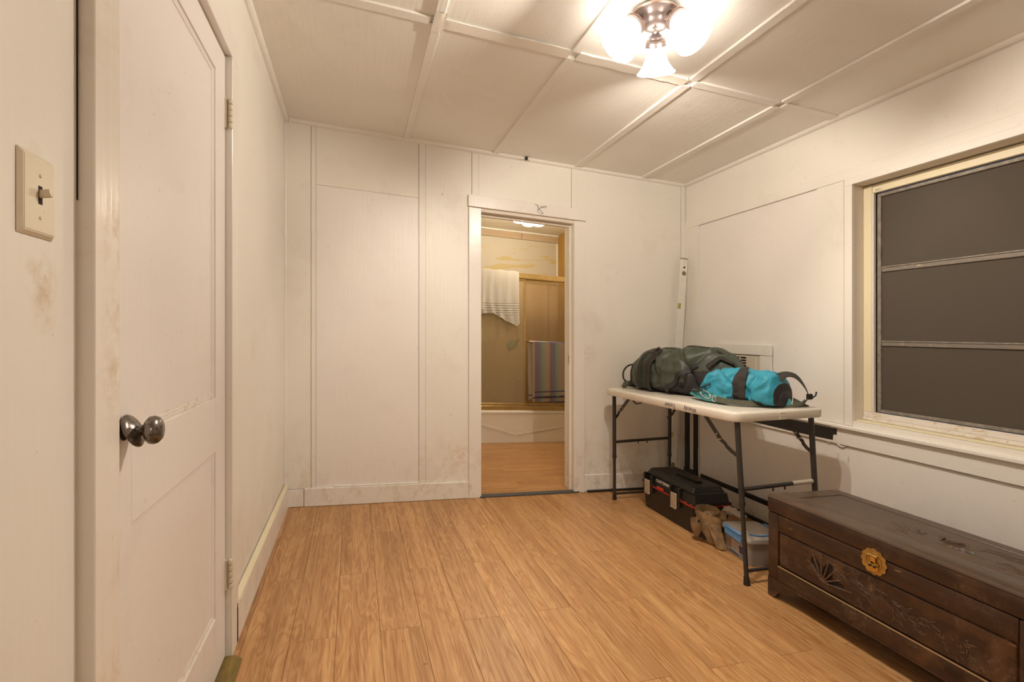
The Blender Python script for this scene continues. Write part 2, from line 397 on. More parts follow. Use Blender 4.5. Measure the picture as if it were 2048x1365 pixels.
# floor
fl = structure(obj('floor', B(L-.1, R+.1, YN-.1, BY1+.1, -.12, -.004), M['subfloor'], origin=(1, 1, -.004)))
PW, PL = .1565, .96
def plank_mesh(name, w_, l_, mat):
    bm = B(-w_/2, w_/2, -l_/2, l_/2, -.004, 0, bev=.0007)
    me = bpy.data.meshes.new(name); bm.to_mesh(me); bm.free(); me.materials.append(mat); return me
pm = {}
def plank(x0, x1, y0, y1, mat, key):
    k = (round(x1-x0, 3), round(y1-y0, 3), key)
    if k not in pm: pm[k] = plank_mesh('plank', x1-x0-.0009, y1-y0-.0009, mat)
    o = bpy.data.objects.new('plank', pm[k]); link(o, fl, ((x0+x1)/2, (y0+y1)/2, 0))
cx = -.2215-2*PW; i = -2
while cx < R-.001:
    x0, x1 = max(cx, L), min(cx+PW, R)
    y = (1.92 if i % 2 == 0 else 2.40)-PL*4
    while y < D+.01:
        a, b = max(y, YN), min(y+PL, D+.012)
        if b-a > .02: plank(x0, x1, a, b, M['floor'], 'y')
        y += PL
    cx += PW; i += 1
yy = D+.012; i = 0
while yy < 5.10:
    x = BX0-.3-(i % 3)*.32
    while x < BX1+.1:
        a, b = max(x, .80), min(x+PL, BX1)
        if b-a > .02: plank(a, b, yy, min(yy+PW, 5.11), M['floor_x'], 'x')
        x += PL
    yy += PW; i += 1

# walls
def wall(name, bm, mat=M['wall'], origin=(0, 0, 0)): return structure(obj(name, bm, mat, origin=origin))
OX0, OX1, OZ = .844, 1.500, 2.0       # doorway opening inside its jambs
T0 = .012
bm = bmesh.new()
box(bm, L-.1, OX0-.02, D+T0, BY0, -.1, H+.02); box(bm, OX1+.08, R+.1, D+T0, BY0, -.1, H+.02); box(bm, OX0-.02, OX1+.08, D+T0, BY0, OZ+.04, H+.02)
wb = wall('wall_back', bm, M['wall'], (0, D, 0))
def wp(name, x0, x1, z0, z1, proud=0., mat=M['wall'], lab=None):
    o = obj(name, B(x0, x1, D-proud, D+T0+.001, z0, z1, bev=.0012), mat, wb)
    if lab: o['label'] = lab
    return o
g = .0012
wp('corner_board', L, -.265-g, .112, H, .004)
wp('panel', -.265+g, -.235-g, .112, H)
wp('panel', -.235, .414-g, .112, 2.051-g/2, 0, M['wall2'])
wp('panel', -.235, .414-g, 2.051+g/2, H, 0)
wp('batten', .415, .459, .112, H, .003)
wp('panel', .459+g, .782-g, .112, H)
wp('batten', .783, .83, 2.12, H, .004)
wp('panel', .83+g, 1.543-g, 2.12, H)
wp('batten', 1.544, 1.593, 2.12, H, .004)
wp('panel', 1.593+g, 2.506-g, .112, H)
wp('corner_board', 2.508, R, .112, H, .005)
wp('panel', 1.593+g, 1.66, .0, .112+.0, -.002)

bm = bmesh.new()
box(bm, XL0, L, YN, 1.0, -.1, H+.02); box(bm, XL0, L, 1.93, D+T0, -.1, H+.02); box(bm, XL0, L, 1.0, 1.93, 2.06, H+.02)
wl = wall('wall_left', bm, M['wall'], (L, 1, 0))
WY0, WY1, WZ0, WZ1 = .45, 1.968, .772, 2.045   # window opening in the right wall
bm = bmesh.new(); XR = R+.012
box(bm, XR, R+.16, YN, WY0, -.1, H+.02); box(bm, XR, R+.16, WY1, 2.55, -.1, H+.02)
box(bm, XR, R+.16, 2.55, D+T0, -.1, H+.02)
box(bm, XR, R+.16, WY0, WY1, -.1, WZ0); box(bm, XR, R+.16, WY0, WY1, WZ1, H+.02)
wr = wall('wall_right', bm, M['wall'], (R, 1, 0))
def rp(name, y0, y1, z0, z1, proud=0., mat=M['wall'], lab=None):
    o = obj(name, B(R-proud, XR+.001, y0, y1, z0, z1, bev=.0012), mat, wr)
    if lab: o['label'] = lab
    return o
rp('panel', YN, D, 2.134, H, -.003)
rp('header_board', YN, D-.005, 2.071+.008, 2.132, .004, M['wall'])
rp('corner_board', 3.325, D-.005, .14, 2.079, .004)
rp('board', 3.216, 3.324, .14, 2.079, .001)
rp('panel', 2.187, 3.215, .745, 2.078, -.009, M['wall2'], 'flush white panel closing up a former window opening')
rp('board', 2.0365, 2.186, .745, 2.079, 0)
rp('panel', YN, 3.20, .0, .63, -.002, M['wall2'])
rp('board', YN, WY0-.07, .745, 2.079, 0)
wall('wall_near', B(L-.1, .35, YN-.1, YN, -.1, H+.02), M['wall'], (0, YN, 0))
wall('wall_near', B(1.25, R+.1, YN-.1, YN, -.1, H+.02), M['wall'], (0, YN, 0))
wall('wall_near', B(.35, 1.25, YN-.1, YN, 2.03, H+.02), M['wall'], (0, YN, 0))
# hall behind the camera, holding the added fill lamp
bm = bmesh.new()
box(bm, -1.1, -1.0, YN-2.2, YN-.1, -.1, H+.02); box(bm, 2.4, 2.5, YN-2.2, YN-.1, -.1, H+.02); box(bm, -1.1, 2.5, YN-2.3, YN-2.2, -.1, H+.02)
wall('wall_hall', bm, M['wall'], (.5, YN-1, 0))
structure(obj('floor_hall', B(-1.1, 2.5, YN-2.3, YN-.1, -.12, 0), M['floor'], origin=(.5, YN-1, 0)))
structure(obj('ceiling_hall', B(-1.1, 2.5, YN-2.3, YN-.1, H, H+.1), M['ceil'], origin=(.5, YN-1, H)))

# ceiling
ce = structure(obj('ceiling', B(L-.1, R+.16, YN-.1, BY0, H+.006, H+.12), M['ceil'], origin=(1, 1, H)))
BXS = [(-.40, .29, None)]
bats = [(.311, .350), (.930, .972), (1.556, 1.600), (2.125, 2.165)]
CY0, CY1 = 2.035, 2.085
def cb(name, x0, x1, y0, y1, dz=.010, mat=M['ceil'], lab=None, bev=.002):
    o = obj(name, B(x0, x1, y0, y1, H-dz, H+.007, bev=bev), mat, ce)
    if lab: o['label'] = lab
    return o
edges = [L]+[v for b in bats for v in b]+[R]
for k in range(0, len(edges), 2):
    for (a, b) in ((YN, -.378), (-.375, CY0-1.2), (CY0-1.197, CY0), (CY1, D)):
        if b-a > .05: cb('panel', edges[k]+.0008, edges[k+1]-.0008, a+.0008, b-.0008, 0., M['ceil'], None, 0)
for a, b in bats: cb('batten', a, b, CY1+.001, D-.004)
for a, b in bats[1:]: cb('batten', a, b, YN, CY0-.001)
cb('batten', .311, .350, YN, CY0-.001)
for a, b in ((L, .30), (.352, .928), (.974, 1.554), (1.602, 2.123), (2.167, R)): cb('batten', a, b, CY0, CY1, .009)
# wrinkled tape hanging along the cross batten
def tape(name, x0, x1, y0, y1, dz, seed, lab):
    bm = bmesh.new(); n = 40; rows = []
    for i in range(n+1):
        x = x0+(x1-x0)*i/n; r = []
        for j in range(5):
            y = y0+(y1-y0)*j/4+.004*noise.noise((x*14, seed, 0)); 
            z = H-dz-.0045*abs(noise.noise((x*17, j*.9, seed)))-.003*(j in (0, 4))*abs(noise.noise((x*40, j, seed)))
            r.append(bm.verts.new((x, y, z)))
        rows.append(r)
    for a, b in zip(rows, rows[1:]):
        for j in range(4): bm.faces.new((a[j], b[j], b[j+1], a[j+1]))
    bmesh.ops.reverse_faces(bm, faces=bm.faces[:])
    o = obj(name, bm, M['tape_paint'], ce, smooth=50, recalc=False); o['label'] = lab
M['tape_paint'] = paint('painted tape', (.88, .83, .74), .3, .3, 0, 'x')
tape('tape_strip', .36, .93, CY0-.012, CY1+.004, .0105, 3., 'wrinkled painted tape along the cross batten')
tape('tape_strip', .97, 1.555, CY0-.006, CY1+.002, .0105, 9., 'wrinkled painted tape along the cross batten')
tape('tape_strip', .31, .36, 1.98, 2.12, .0115, 5., 'crumpled tape at the batten crossing')

# cove strips
def cove(name, pts2, axis, a, b):
    bm = bmesh.new(); prism(bm, pts2, axis, a, b); return structure(obj(name, bm, M['trimh'], smooth=40))
def q(c0, c1, sx, r): return [(c0, c1)]+[(c0+sx*r*math.cos(t), c1-r*math.sin(t)) for t in [k*PI/12 for k in range(7)]]
cove('trim_1', q(L, H, 1, .024), 'y', YN, D-.001)
cove('trim_2', q(D, H, -1, .022), 'x', L+.024, R-.022)
cove('trim_3', q(R, H, -1, .020), 'y', YN, D-.001)
structure(obj('trim_4', lathe(bmesh.new(), [(0, 0), (.011, 0), (.011, 2.3), (0, 2.3)], (L+.004, D-.004, .112), seg=10), M['trim'], smooth=40))

# baseboards
def bb(name, o): return structure(o)
b1 = sempty('baseboard_back', (0, D, 0))
def bbp(x0, x1, z1, y0, mat=M['trimh'], tilt=0):
    return obj('board', B(x0, x1, y0, D+T0-.001, .001, z1, bev=.003), mat, b1)
bbp(-.398, -.307, .110, D-.014, M['trimh']); bbp(-.304, .757, .116, D-.018)
bbp(1.646, 2.516, .128, D-.012)
obj('cap_strip', B(-.13, .415, D-.012, D+.002, .116, .126, bev=.003), M['trimh'], b1)
obj('rubber_strip', B(1.665, 2.516, D-.030, D-.012, .001, .016, bev=.003), M['black_tape'], b1)['label'] = 'black rubber strip at foot of the baseboard'
b2 = structure(obj('baseboard_left', B(L-.001, L+.023, 1.951, D-.012, .001, .132, bev=.002), M['trimh'], origin=(L, 2.6, 0)))
bm = bmesh.new(); prism(bm, [(L+.004, .133), (L+.023, .133), (L+.023, .139), (L+.004, .152)], 'y', 1.952, D-.014)
obj('cap_strip', bm, M['yellowed'], b2)['label'] = 'yellowed unpainted strip along the top'
b3 = structure(obj('baseboard_right', B(R-.014, XR, YN, D-.012, .001, .125, bev=.003), M['trimh'], origin=(R, 2, 0)))
bm = bmesh.new()
box(bm, R-.017, R-.003, 2.3, 3.176, .127, .160, bev=.003); box(bm, R-.0155, R-.004, 1.2, 2.301, .110, .148, bev=.003)
obj('tape_strip', bm, M['black_tape'], b3)['label'] = 'black tape along the top of the baseboard'
obj('rubber_strip', B(R-.032, R-.014, .6, D-.03, .001, .024, bev=.003), M['black_tape'], b3)['label'] = 'black strip at the foot of the baseboard'
# black taped board by the corner
tp = structure(sempty('trim_5', (R, 3.28, .13)))
def wavy(y0, y1, z0, z1, n, seed, x=R):
    pl = [(y0+.003*noise.noise((z0+(z1-z0)*k/n*9, seed, 0)), z0+(z1-z0)*k/n) for k in range(n+1)]
    pr = [(y1+.003*noise.noise((z0+(z1-z0)*k/n*9, seed+5, 0)), z0+(z1-z0)*k/n) for k in range(n+1)]
    return prism(bmesh.new(), pl+pr[::-1], 'x', x-.003, x-.0085)
obj('tape_strip', wavy(3.318, 3.372, .13, .80, 24, 1.), M['black_tape'], tp)
obj('tape_strip', wavy(3.218, 3.268, .13, .80, 24, 2.), M['black_tape'], tp)
obj('tape_strip', B(R-.020, R-.009, 3.222, 3.37, .118, .165, bev=.003), M['black_tape'], tp)
tp['label'] = 'black tape strips stuck down the corner boards of the wall'

# ------------------------------------------------------------------ doorway to the bathroom
t6 = sempty('trim_6', (1.17, D, 0))
def cas(name, x0, x1, y0, y1, z0, z1, mat=M['trim'], bev=.002):
    return obj(name, B(x0, x1, y0, y1, z0, z1, bev=bev), mat, t6)
cas('casing_board', .758, .846, D-.016, D+T0, .0, 2.032)
cas('casing_board', 1.562, 1.645, D-.016, D+T0, .0, 2.032)
cas('header_board', .753, 1.657, D-.020, D+T0, 2.037, 2.120)
cas('jamb', .826, OX0, D+.0, BY0+.01, .0, 2.035, M['reveal'])
cas('jamb', 1.572, 1.60, D+.0, BY0+.01, .0, 2.035, M['trim'])
for k, (a, b, y0_, y1_) in enumerate(((1.560, 1.573, D-.010, D+.045), (1.548, 1.573, D+.045, D+.075), (1.556, 1.573, D+.075, BY0+.008))):
    cas('stop_strip', a, b, y0_, y1_, .0, 2.02, M['trim'])
cas('head_jamb', OX0, 1.573, D+.0, BY0+.01, 2.012, 2.037, M['reveal'])
cas('stop_strip', OX0, 1.56, D+.05, D+.08, 1.992, 2.012, M['reveal'])
o = cas('strike_plate', 1.546, 1.5485, D+.050, D+.070, .96, 1.02, M['steel'], 0); o['label'] = 'small metal strike plate'
structure(obj('trim_7', B(.835, 1.60, D-.022, D+.035, .0005, .010, bev=.003), M['grey_strip'], origin=(1.2, D, 0)))
bpy.data.objects['trim_7']['label'] = 'dark grey strip across the floor of the doorway'

# ------------------------------------------------------------------ left door with casing
t8 = sempty('trim_8', (-.395, 1.45, 0))
XF = -.395
def lc(name, bm, mat=M['trim']): return obj(name, bm, mat, t8)
o = lc('casing_board', B(L-.02, XF, .953, 1.041, .0, 2.07, bev=.002), M['grimy']); o['label'] = 'hand-soiled yellowed casing board beside the door knob'
lc('casing_board', B(L-.02, XF, 1.884, 1.972, .0, 2.035, bev=.0015))
lc('header_board', B(L-.02, XF, .953, 1.972, 2.037, 2.125, bev=.002))
lc('jamb', B(-.51, L-.001, 1.8845, 1.91, .0, 2.05), M['reveal'])
lc('jamb', B(-.51, L-.001, 1.0, 1.0385, .0, 2.05), M['reveal'])
lc('head_jamb', B(-.51, L-.001, 1.0385, 1.8845, 2.036, 2.06), M['reveal'])
structure(obj('trim_9', prism(bmesh.new(), [(-.44, 1.0), (-.358, 1.0), (-.358, 1.55), (-.362, 1.86), (-.385, 1.885), (-.44, 1.885)], 'z', .0003, .004), M['thresh']))
bpy.data.objects['trim_9']['label'] = 'worn yellow-green floor strip under the door'
HY, HX, DA = 1.880, -.4165, math.radians(.3)
def drot(bm):
    bmesh.ops.transform(bm, matrix=Matrix.Translation((HX, HY, 0)) @ Matrix.Rotation(-DA, 4, 'Z') @ Matrix.Translation((-HX, -HY, 0)), verts=bm.verts); return bm
d1 = sempty('door_1', (HX-.02, 1.46, .01)); d1['label'] = 'white two-panel wooden door'
TH = .034; DY0, DZ1 = 1.0435, 2.030
def dp(name, y0, y1, z0, z1, x1=0., x0=-TH, mat=M['door'], bev=.001):
    return obj(name, drot(B(HX+x0, HX+x1, y0, y1, z0, z1, bev=bev)), mat, d1)
SY0, SY1 = 1.158, 1.766
dp('stile', DY0, SY0, .008, DZ1); dp('stile', SY1, HY, .008, DZ1)
dp('rail', SY0, SY1, .008, .195); dp('rail', SY0, SY1, .722, .892); dp('rail', SY0, SY1, 1.932, DZ1)
dp('panel', SY0, SY1, .892, 1.932, -.010, -.022, M['door'], 0); dp('panel', SY0, SY1, .195, .722, -.008, -.022, M['door'], 0)
def mould(z0, z1, mats, lower=False):
    w_, st = .020, [(0, -.0005), (.001, -.0050), (.008, -.0050), (.009, -.0062), (.0145, -.0066), (.0155, -.0088), (.021, -.0098)]
    sides = [((SY0, z0), (SY1, z0), 'b'), ((SY1, z0), (SY1, z1), 'r'), ((SY1, z1), (SY0, z1), 't'), ((SY0, z1), (SY0, z0), 'l')]
    cy, cz = (SY0+SY1)/2, (z0+z1)/2
    for (a, b, k) in sides:
        bm = bmesh.new(); rows = []
        for dd, xx in st:
            row = []
            for p in (a, b):
                y = p[0]+(dd if p[0] < cy else -dd); z = p[1]+(dd if p[1] < cz else -dd)
                row.append(bm.verts.new((HX+xx, y, z)))
            rows.append(row)
        for r0, r1 in zip(rows, rows[1:]): bm.faces.new((r0[0], r0[1], r1[1], r1[0]))
        o = obj('moulding', drot(bm), mats.get(k, M['door']), d1, recalc=False)
        if k in mats: o['label'] = 'chipped moulding with paint worn off'
mould(.892, 1.932, {'b': M['worn']}); mould(.195, .722, {'b': M['worn']})
# hinges
for z in (1.79, .232):
    hg = obj('hinge', drot(B(HX-.002, HX+.006, HY-.006, HY+.003, z, z+.10)), M['hinge'], d1)
    for k in range(5):
        obj('knuckle', lathe(bmesh.new(), [(0, 0), (.0055, .0005), (.0066, .0025), (.0066, .0165), (.0055, .0185), (0, .019)], (XF-.004, HY-.001, z+.0205*k), seg=12), M['hinge'], hg, smooth=40)
# knob
KY, KZ = 1.116, .915
kb = obj('door_knob', lathe(bmesh.new(), [(0, .072), (.010, .0713), (.0185, .0685), (.0250, .0630), (.0275, .0565), (.0260, .0495), (.020, .0440), (.012, .0410), (.0095, .037), (.0085, .030), (.0085, .012), (.011, .010), (.011, .0), (0, 0)], (HX-.008, KY, KZ), (1, 0, 0), 32), M['knob'], d1, smooth=50)
kb['label'] = 'tarnished egg-shaped metal knob'
ro = obj('rose', lathe(bmesh.new(), [(0, .010), (.014, .010), (.016, .008), (.024, .0065), (.030, .0035), (.033, 0), (.0325, -.0015), (.028, .0005), (0, .002)], (HX+.013, KY+.004, KZ-.002), (1, -.05, .42), 36), M['knob'], kb, smooth=50)
ro['label'] = 'loose tilted round metal plate behind the knob'
obj('latch_hole', lathe(bmesh.new(), [(0, .0012), (.020, .001), (.021, 0)], (HX-.001, KY+.004, KZ), (1, 0, 0), 20), M['dark'], d1)

# switch
sw = thing('light_switch', 'yellowed toggle light switch plate on the wall left of the door', 'light switch', (L, .842, 1.232))
bm = bmesh.new()
a = [(L+.0002, .802, 1.231), (L+.0002, .883, 1.231), (L+.0002, .883, 1.3455), (L+.0002, .802, 1.3455)]; b = [(L+.0065, .8085, 1.238), (L+.0065, .8765, 1.238), (L+.0065, .8765, 1.3385), (L+.0065, .8085, 1.3385)]
A_ = [bm.verts.new(p) for p in a]; B_ = [bm.verts.new(p) for p in b]; bm.faces.new(B_); bm.faces.new(A_[::-1])
for k in range(4): bm.faces.new((A_[k], A_[(k+1) % 4], B_[(k+1) % 4], B_[k]))
bmesh.ops.bevel(bm, geom=bm.edges[:], offset=.0012, segments=2, affect='EDGES')
obj('cover_plate', bm, M['switch'], sw, smooth=30)
obj('toggle_slot', B(L+.0055, L+.0068, .8385, .8475, 1.277, 1.302), M['dark'], sw)
bm = bmesh.new(); box(bm, L+.004, L+.020, .8395, .8465, 1.2845, 1.2955, bev=.002, seg=2)
bmesh.ops.transform(bm, matrix=Matrix.Translation((L, .843, 1.289)) @ Matrix.Rotation(math.radians(-12), 4, 'Y') @ Matrix.Translation((-L, -.843, -1.289)), verts=bm.verts)
obj('toggle', bm, M['switch'], sw, smooth=40)
for z in (1.316, 1.2585):
    obj('screw', lathe(bmesh.new(), [(0, .0018), (.002, .0016), (.0032, 0)], (L+.0062, .843, z), (1, 0, 0), 12), M['switch'], sw, smooth=40)
# dark crack beside the casing and stray wire
structure(obj('trim_10', prism(bmesh.new(), [(.9498, 1.31), (.9525, 1.31), (.9528, 2.2), (.9495, 2.2), (.9492, 1.6)], 'x', L, L+.0012), M['dark']))
bpy.data.objects['trim_10']['label'] = 'dark gap between wall and door casing'

# ------------------------------------------------------------------ window
wn = sempty('window_1', (R, 1.2, WZ0)); wn['label'] = 'wide window with dusty dark insect screen and two metal bars'
def wq(name, x0, x1, y0, y1, z0, z1, mat=M['trim'], bev=.0015, par=None): return obj(name, B(x0, x1, y0, y1, z0, z1, bev=bev), mat, par or wn)
# casing: backing board and inner proud board with a groove between
wq('casing_board', R-.004, XR, 2.0187, 2.036, .745, 2.078, M['trim']); wq('casing_board', R-.010, XR, 1.966, 2.008, .745, 2.0405, M['trim']); wq('casing_board', R-.002, XR, 2.0083, 2.0185, .745, 2.078, M['reveal'])
wq('header_board', R-.004, XR, WY0-.07, 2.036, 2.0905, 2.100, M['trimh']); wq('header_board', R-.010, XR, WY0-.06, 2.008, 2.041, 2.078, M['trimh']); wq('header_board', R-.002, XR, WY0-.06, 2.036, 2.0785, 2.0905, M['reveal'])
wq('casing_board', R-.010, XR, WY0-.07, WY0+.002, .745, 2.078)
# reveal
wq('jamb', XR-.004, R+.15, WY1-.002, WY1+.012, .76, 2.05, M['reveal']); wq('jamb', XR-.004, R+.15, WY0-.012, WY0+.002, .76, 2.05, M['reveal'])
wq('head_jamb', XR-.004, R+.15, WY0, WY1, WZ1-.004, WZ1+.01, M['reveal'])
# wood stop frame at X=2.62
FX = 2.618
o = wq('frame_stile', FX, FX+.022, 1.920, WY1-.003, .8285, 2.035, M['yellowed'])
wq('frame_stile', FX, FX+.022, WY0+.003, WY0+.055, .8285, 2.035, M['yellowed'])
wq('frame_rail', FX+.004, FX+.022, WY0+.055, 1.920, 1.992, 2.035, M['yellowed'])
wq('frame_rail', FX, FX+.022, WY0+.003, WY1-.003, .800, .828, M['worn'])
wq('frame_rail', FX-.006, FX+.02, WY0+.003, WY1-.003, .782, .7995, M['worn'])['label'] = 'weathered lower rail with bare wood showing'
wq('frame_edge', FX+.002, FX+.020, 1.912, 1.9195, .829, 1.991, M['trim'])
stk = obj('sticker', B(FX+.0030, FX+.0042, 1.868, 1.906, 1.998, 2.008), M['label_white'], wn); stk['label'] = 'tiny printed sticker'
obj('writing', text_bm('1MC5 +', .0105, basis((FX+.0027, 1.887, 2.003), (0, -1, 0), (0, 0, 1), (-1, 0, 0)), .0001), M['ink'], wn, recalc=False)
# metal screen frame
SX = 2.645
for a in ((SX, SX+.014, 1.892, 1.9115, .830, 1.99), (SX, SX+.014, WY0+.056, WY0+.075, .830, 1.99)): wq('screen_stile', *a, M['screen_frame'])
for a in ((SX, SX+.014, WY0+.075, 1.892, 1.972, 1.99), (SX, SX+.014, WY0+.075, 1.892, .830, .846)): wq('screen_rail', *a, M['screen_frame'])
for z in (1.572, 1.182):
    b_ = wq('bar', SX+.004, SX+.022, WY0+.075, 1.892, z, z+.021, M['bar_metal'], .002); b_['label'] = 'pale dirt-edged horizontal window bar'
    wq('bar_lip', SX+.001, SX+.012, WY0+.075, 1.892, z+.0215, z+.028, M['screen_frame'], .001)
zz = [.846, 1.182, 1.572+.0, 1.972]
for k in range(3):
    z0 = zz[k]+(.0285 if k else 0); wq('screen_panel', SX+.012, SX+.0128, WY0+.075, 1.892, z0, zz[k+1], M['screen'], 0)
    wq('pane', SX+.045, SX+.048, WY0+.03, 1.94, z0-.02, zz[k+1]+.01, M['window_glass'], 0)
wq('sash_frame', SX+.040, SX+.055, WY0+.01, WY0+.03, .78, 2.04, M['screen_frame'])
wq('sash_frame', SX+.040, SX+.055, 1.94, 1.962, .78, 2.04, M['screen_frame'])
# sill, stool nosing and apron running on to the corner
wq('sill', R-.004, R+.15, WY0+.002, WY1-.002, .742, .772, M['trimh'])
wq('sill_ledge', R+.02, FX+.03, WY0+.002, WY1-.002, .7725, .781, M['yellowed'])
bm = bmesh.new(); prism(bm, [(R+.012, .745), (R-.028, .743), (R-.034, .739), (R-.034, .727), (R-.028, .723), (R+.012, .723)], 'y', WY0-.09, 2.066); obj('sill_nose', bm, M['trimh'], wn)
bm = bmesh.new(); prism(bm, [(R+.012, .7445), (R-.020, .742), (R-.024, .736), (R-.024, .727), (R+.012, .724)], 'y', 2.067, 3.20); obj('sill_nose', bm, M['trimh'], wn)
wq('apron', R-.012, XR, WY0-.06, 3.215, .634, .7225, M['trimh'])
bm = bmesh.new(); pl = [(2.05, .716), (2.06, .676), (2.073, .676), (2.075, .647)]+[(2.2+.1*k, .646+.003*math.sin(k*2.1)) for k in range(7)]+[(2.85, .71)]
prism(bm, [(2.05, .715), (2.052, .683), (2.072, .681), (2.075, .650), (2.30, .647), (2.60, .650), (2.95, .652), (2.95, .716), (2.5, .719), (2.3, .716)], 'x', R-.0122, R-.0145)
obj('tape_strip', bm, M['black_tape'], wn)['label'] = 'black tape covering the apron left of the window'
o = obj('caulk_bead', tube(bmesh.new(), [(R-.006, 2.05-.004*k, .633-.010*math.sin(PI*k/12)) for k in range(-16, 13)], [.002+.004*math.sin(PI*(k+16)/28) for k in range(-16, 13)], 8), M['trim'], wn, smooth=60)
o['label'] = 'sagging bead of caulk under the apron'
# air conditioner opening
ac = thing('air_conditioner', 'yellowed wall air conditioner grille behind the green bag', 'air conditioner', (R, 2.8, .80))
def ap(name, x0, x1, y0, y1, z0, z1, mat=M['ac'], bev=.002, par=None): return obj(name, B(x0, x1, y0, y1, z0, z1, bev=bev), mat, par or ac)
ap('trim_board', R-.016, R+.002, 2.503, 3.02, 1.096, 1.165, M['trim']); ap('trim_board', R-.014, R+.002, 2.504, 2.594, .746, 1.094, M['trim'])
ap('trim_board', R-.014, R+.002, 2.955, 3.02, .746, 1.094, M['trim'])
ap('housing', R-.010, R+.002, 2.597, 2.712, .746, 1.090); ap('housing', R-.010, R+.002, 2.712, 2.955, 1.078, 1.090); ap('seam_strip', R-.0125, R-.010, 2.628, 2.634, .75, 1.08, M['reveal'], 0)
ap('grille_back', R-.0005, R+.001, 2.712, 2.955, .746, 1.078, M['dark'], 0)
for k in range(18): ap('louver', R-.008, R-.001, 2.713, 2.954, .755+.018*k, .7605+.018*k, M['ac'], .0008)
for y in (2.712, 2.774, 2.836, 2.898, 2.950): ap('grille_post', R-.010, R-.001, y, y+.005, .746, 1.078, M['ac'], .0008)

# ------------------------------------------------------------------ bathroom
bm = bmesh.new(); box(bm, BX0-.1, BX0, BY0+.0, BY1+.1, -.1, H+.02)
structure(obj('wall_bath_left', bm, M['bathwall'], origin=(BX0, 4.5, 0)))
wbr = structure(obj('wall_bath_right', B(BX1, BX1+.1, BY0, 5.09, -.1, H+.02), M['bathwall'], origin=(BX1, 4.5, 0)))
obj('panel', B(BX1-.001, BX1+.1, 5.09, BY1+.1, -.1, H+.02), M['orange_wall'], wbr)['label'] = 'ochre painted end wall above the tub'
wbb = structure(obj('wall_bath_back', B(BX0-.1, BX1+.1, BY1+.012, BY1+.1, -.1, H+.02), M['bathwall'], origin=(1.6, BY1, 0)))
obj('panel', B(BX0, BX1, BY1, BY1+.0125, 1.82, 2.338), M['glue_board'], wbb)['label'] = 'cream board streaked with yellow adhesive'
obj('header_board', B(BX0, 1.93, BY1-.010, BY1+.0125, 2.342, 2.425, bev=.002), M['rawboard'], wbb); obj('header_board', B(1.934, BX1, BY1-.010, BY1+.0125, 2.342, 2.425, bev=.002), M['rawboard'], wbb)
obj('corner_strip', B(BX1-.022, BX1-.001, BY1-.008, BY1+.01, 1.82, 2.338, bev=.002), M['trim'], wbb)
for a, b in ((BX0, 1.60), (1.603, 2.285), (2.288, BX1)): obj('panel', B(a, b, BY1, BY1+.0125, .30, 1.817), M['backer'], wbb)['label'] = 'bare brown backer board of the shower wall'
cbth = structure(obj('ceiling_bath', B(BX0-.1, BX1+.1, BY0, BY1+.1, H, H+.1), M['bathwall'], origin=(1.6, 4.6, H)))
structure(obj('trim_11', tube(bmesh.new(), [(BX0, BY1-.014, H-.012), (BX1, BY1-.014, H-.012)], .012, 8), M['trim'], smooth=60))
# tub
TY = 5.09
tubt = thing('bathtub', 'cream enamel bathtub with a raised V line on its apron', 'bathtub', (1.64, TY, 0))
bm = bmesh.new(); n = 90; m_ = 26; rows = []
for j in range(m_+1):
    z = .002+.335*j/m_; r = []
    for i_ in range(n+1):
        x = BX0+(BX1-BX0)*i_/n; vz = .084+abs(x-1.656)*(.30 if x < 1.656 else .155)
        y = TY+.006-.011*math.exp(-((z-vz)/.007)**2)-.004*sm(.0, .02, z-vz)
        r.append(bm.verts.new((x, y, z)))
    rows.append(r)
for a, b in zip(rows, rows[1:]):
    for i_ in range(n): bm.faces.new((a[i_], a[i_+1], b[i_+1], b[i_]))
obj('apron', bm, M['tub'], tubt, smooth=60, recalc=False)
bm = bmesh.new(); prism(bm, [(TY-.006, .318), (TY-.010, .330), (TY-.004, .345), (TY+.012, .352), (TY+.075, .352), (TY+.10, .34), (TY+.14, .05), (BY1-.10, .04), (BY1-.07, .34), (BY1, .352), (BY1, .0), (TY+.02, 0), (TY+.02, .318)], 'x', BX0, BX1)
obj('basin', bm, M['tub'], tubt, smooth=45)
# shower enclosure
sh = thing('shower_enclosure', 'gold framed sliding shower doors standing on the bathtub', 'shower door', (1.64, TY+.04, .352))
def sp(name, x0, x1, y0, y1, z0, z1, mat=M['gold'], bev=.002, par=None): return obj(name, B(x0, x1, y0, y1, z0, z1, bev=bev), mat, par or sh)
sp('bottom_track', BX0, BX1, TY+.012, TY+.070, .353, .372); sp('track_lip', BX0, BX1, TY+.010, TY+.018, .372, .400); sp('track_lip', BX0, BX1, TY+.040, TY+.046, .372, .395)
sp('top_track', BX0, BX1, TY+.008, TY+.070, 1.790, 1.850); sp('track_lip', BX0, BX1, TY+.004, TY+.010, 1.796, 1.812)
fp = sp('sliding_door', BX0+.02, 1.765, TY+.024, TY+.029, .425, 1.775, M['frosted'], 0); fp['label'] = 'frosted glass sliding door'
sp('door_stile', 1.765, 1.782, TY+.018, TY+.036, .402, 1.790, M['gold'], .002, fp); sp('door_rail', BX0+.02, 1.765, TY+.018, TY+.036, .402, .428, M['gold'], .002, fp); sp('door_rail', BX0+.02, 1.765, TY+.018, TY+.036, 1.772, 1.790, M['gold'], .002, fp)
cp = sp('sliding_door', 1.70, BX1-.02, TY+.050, TY+.054, .425, 1.775, M['clear'], 0); cp['label'] = 'clear glass sliding door'
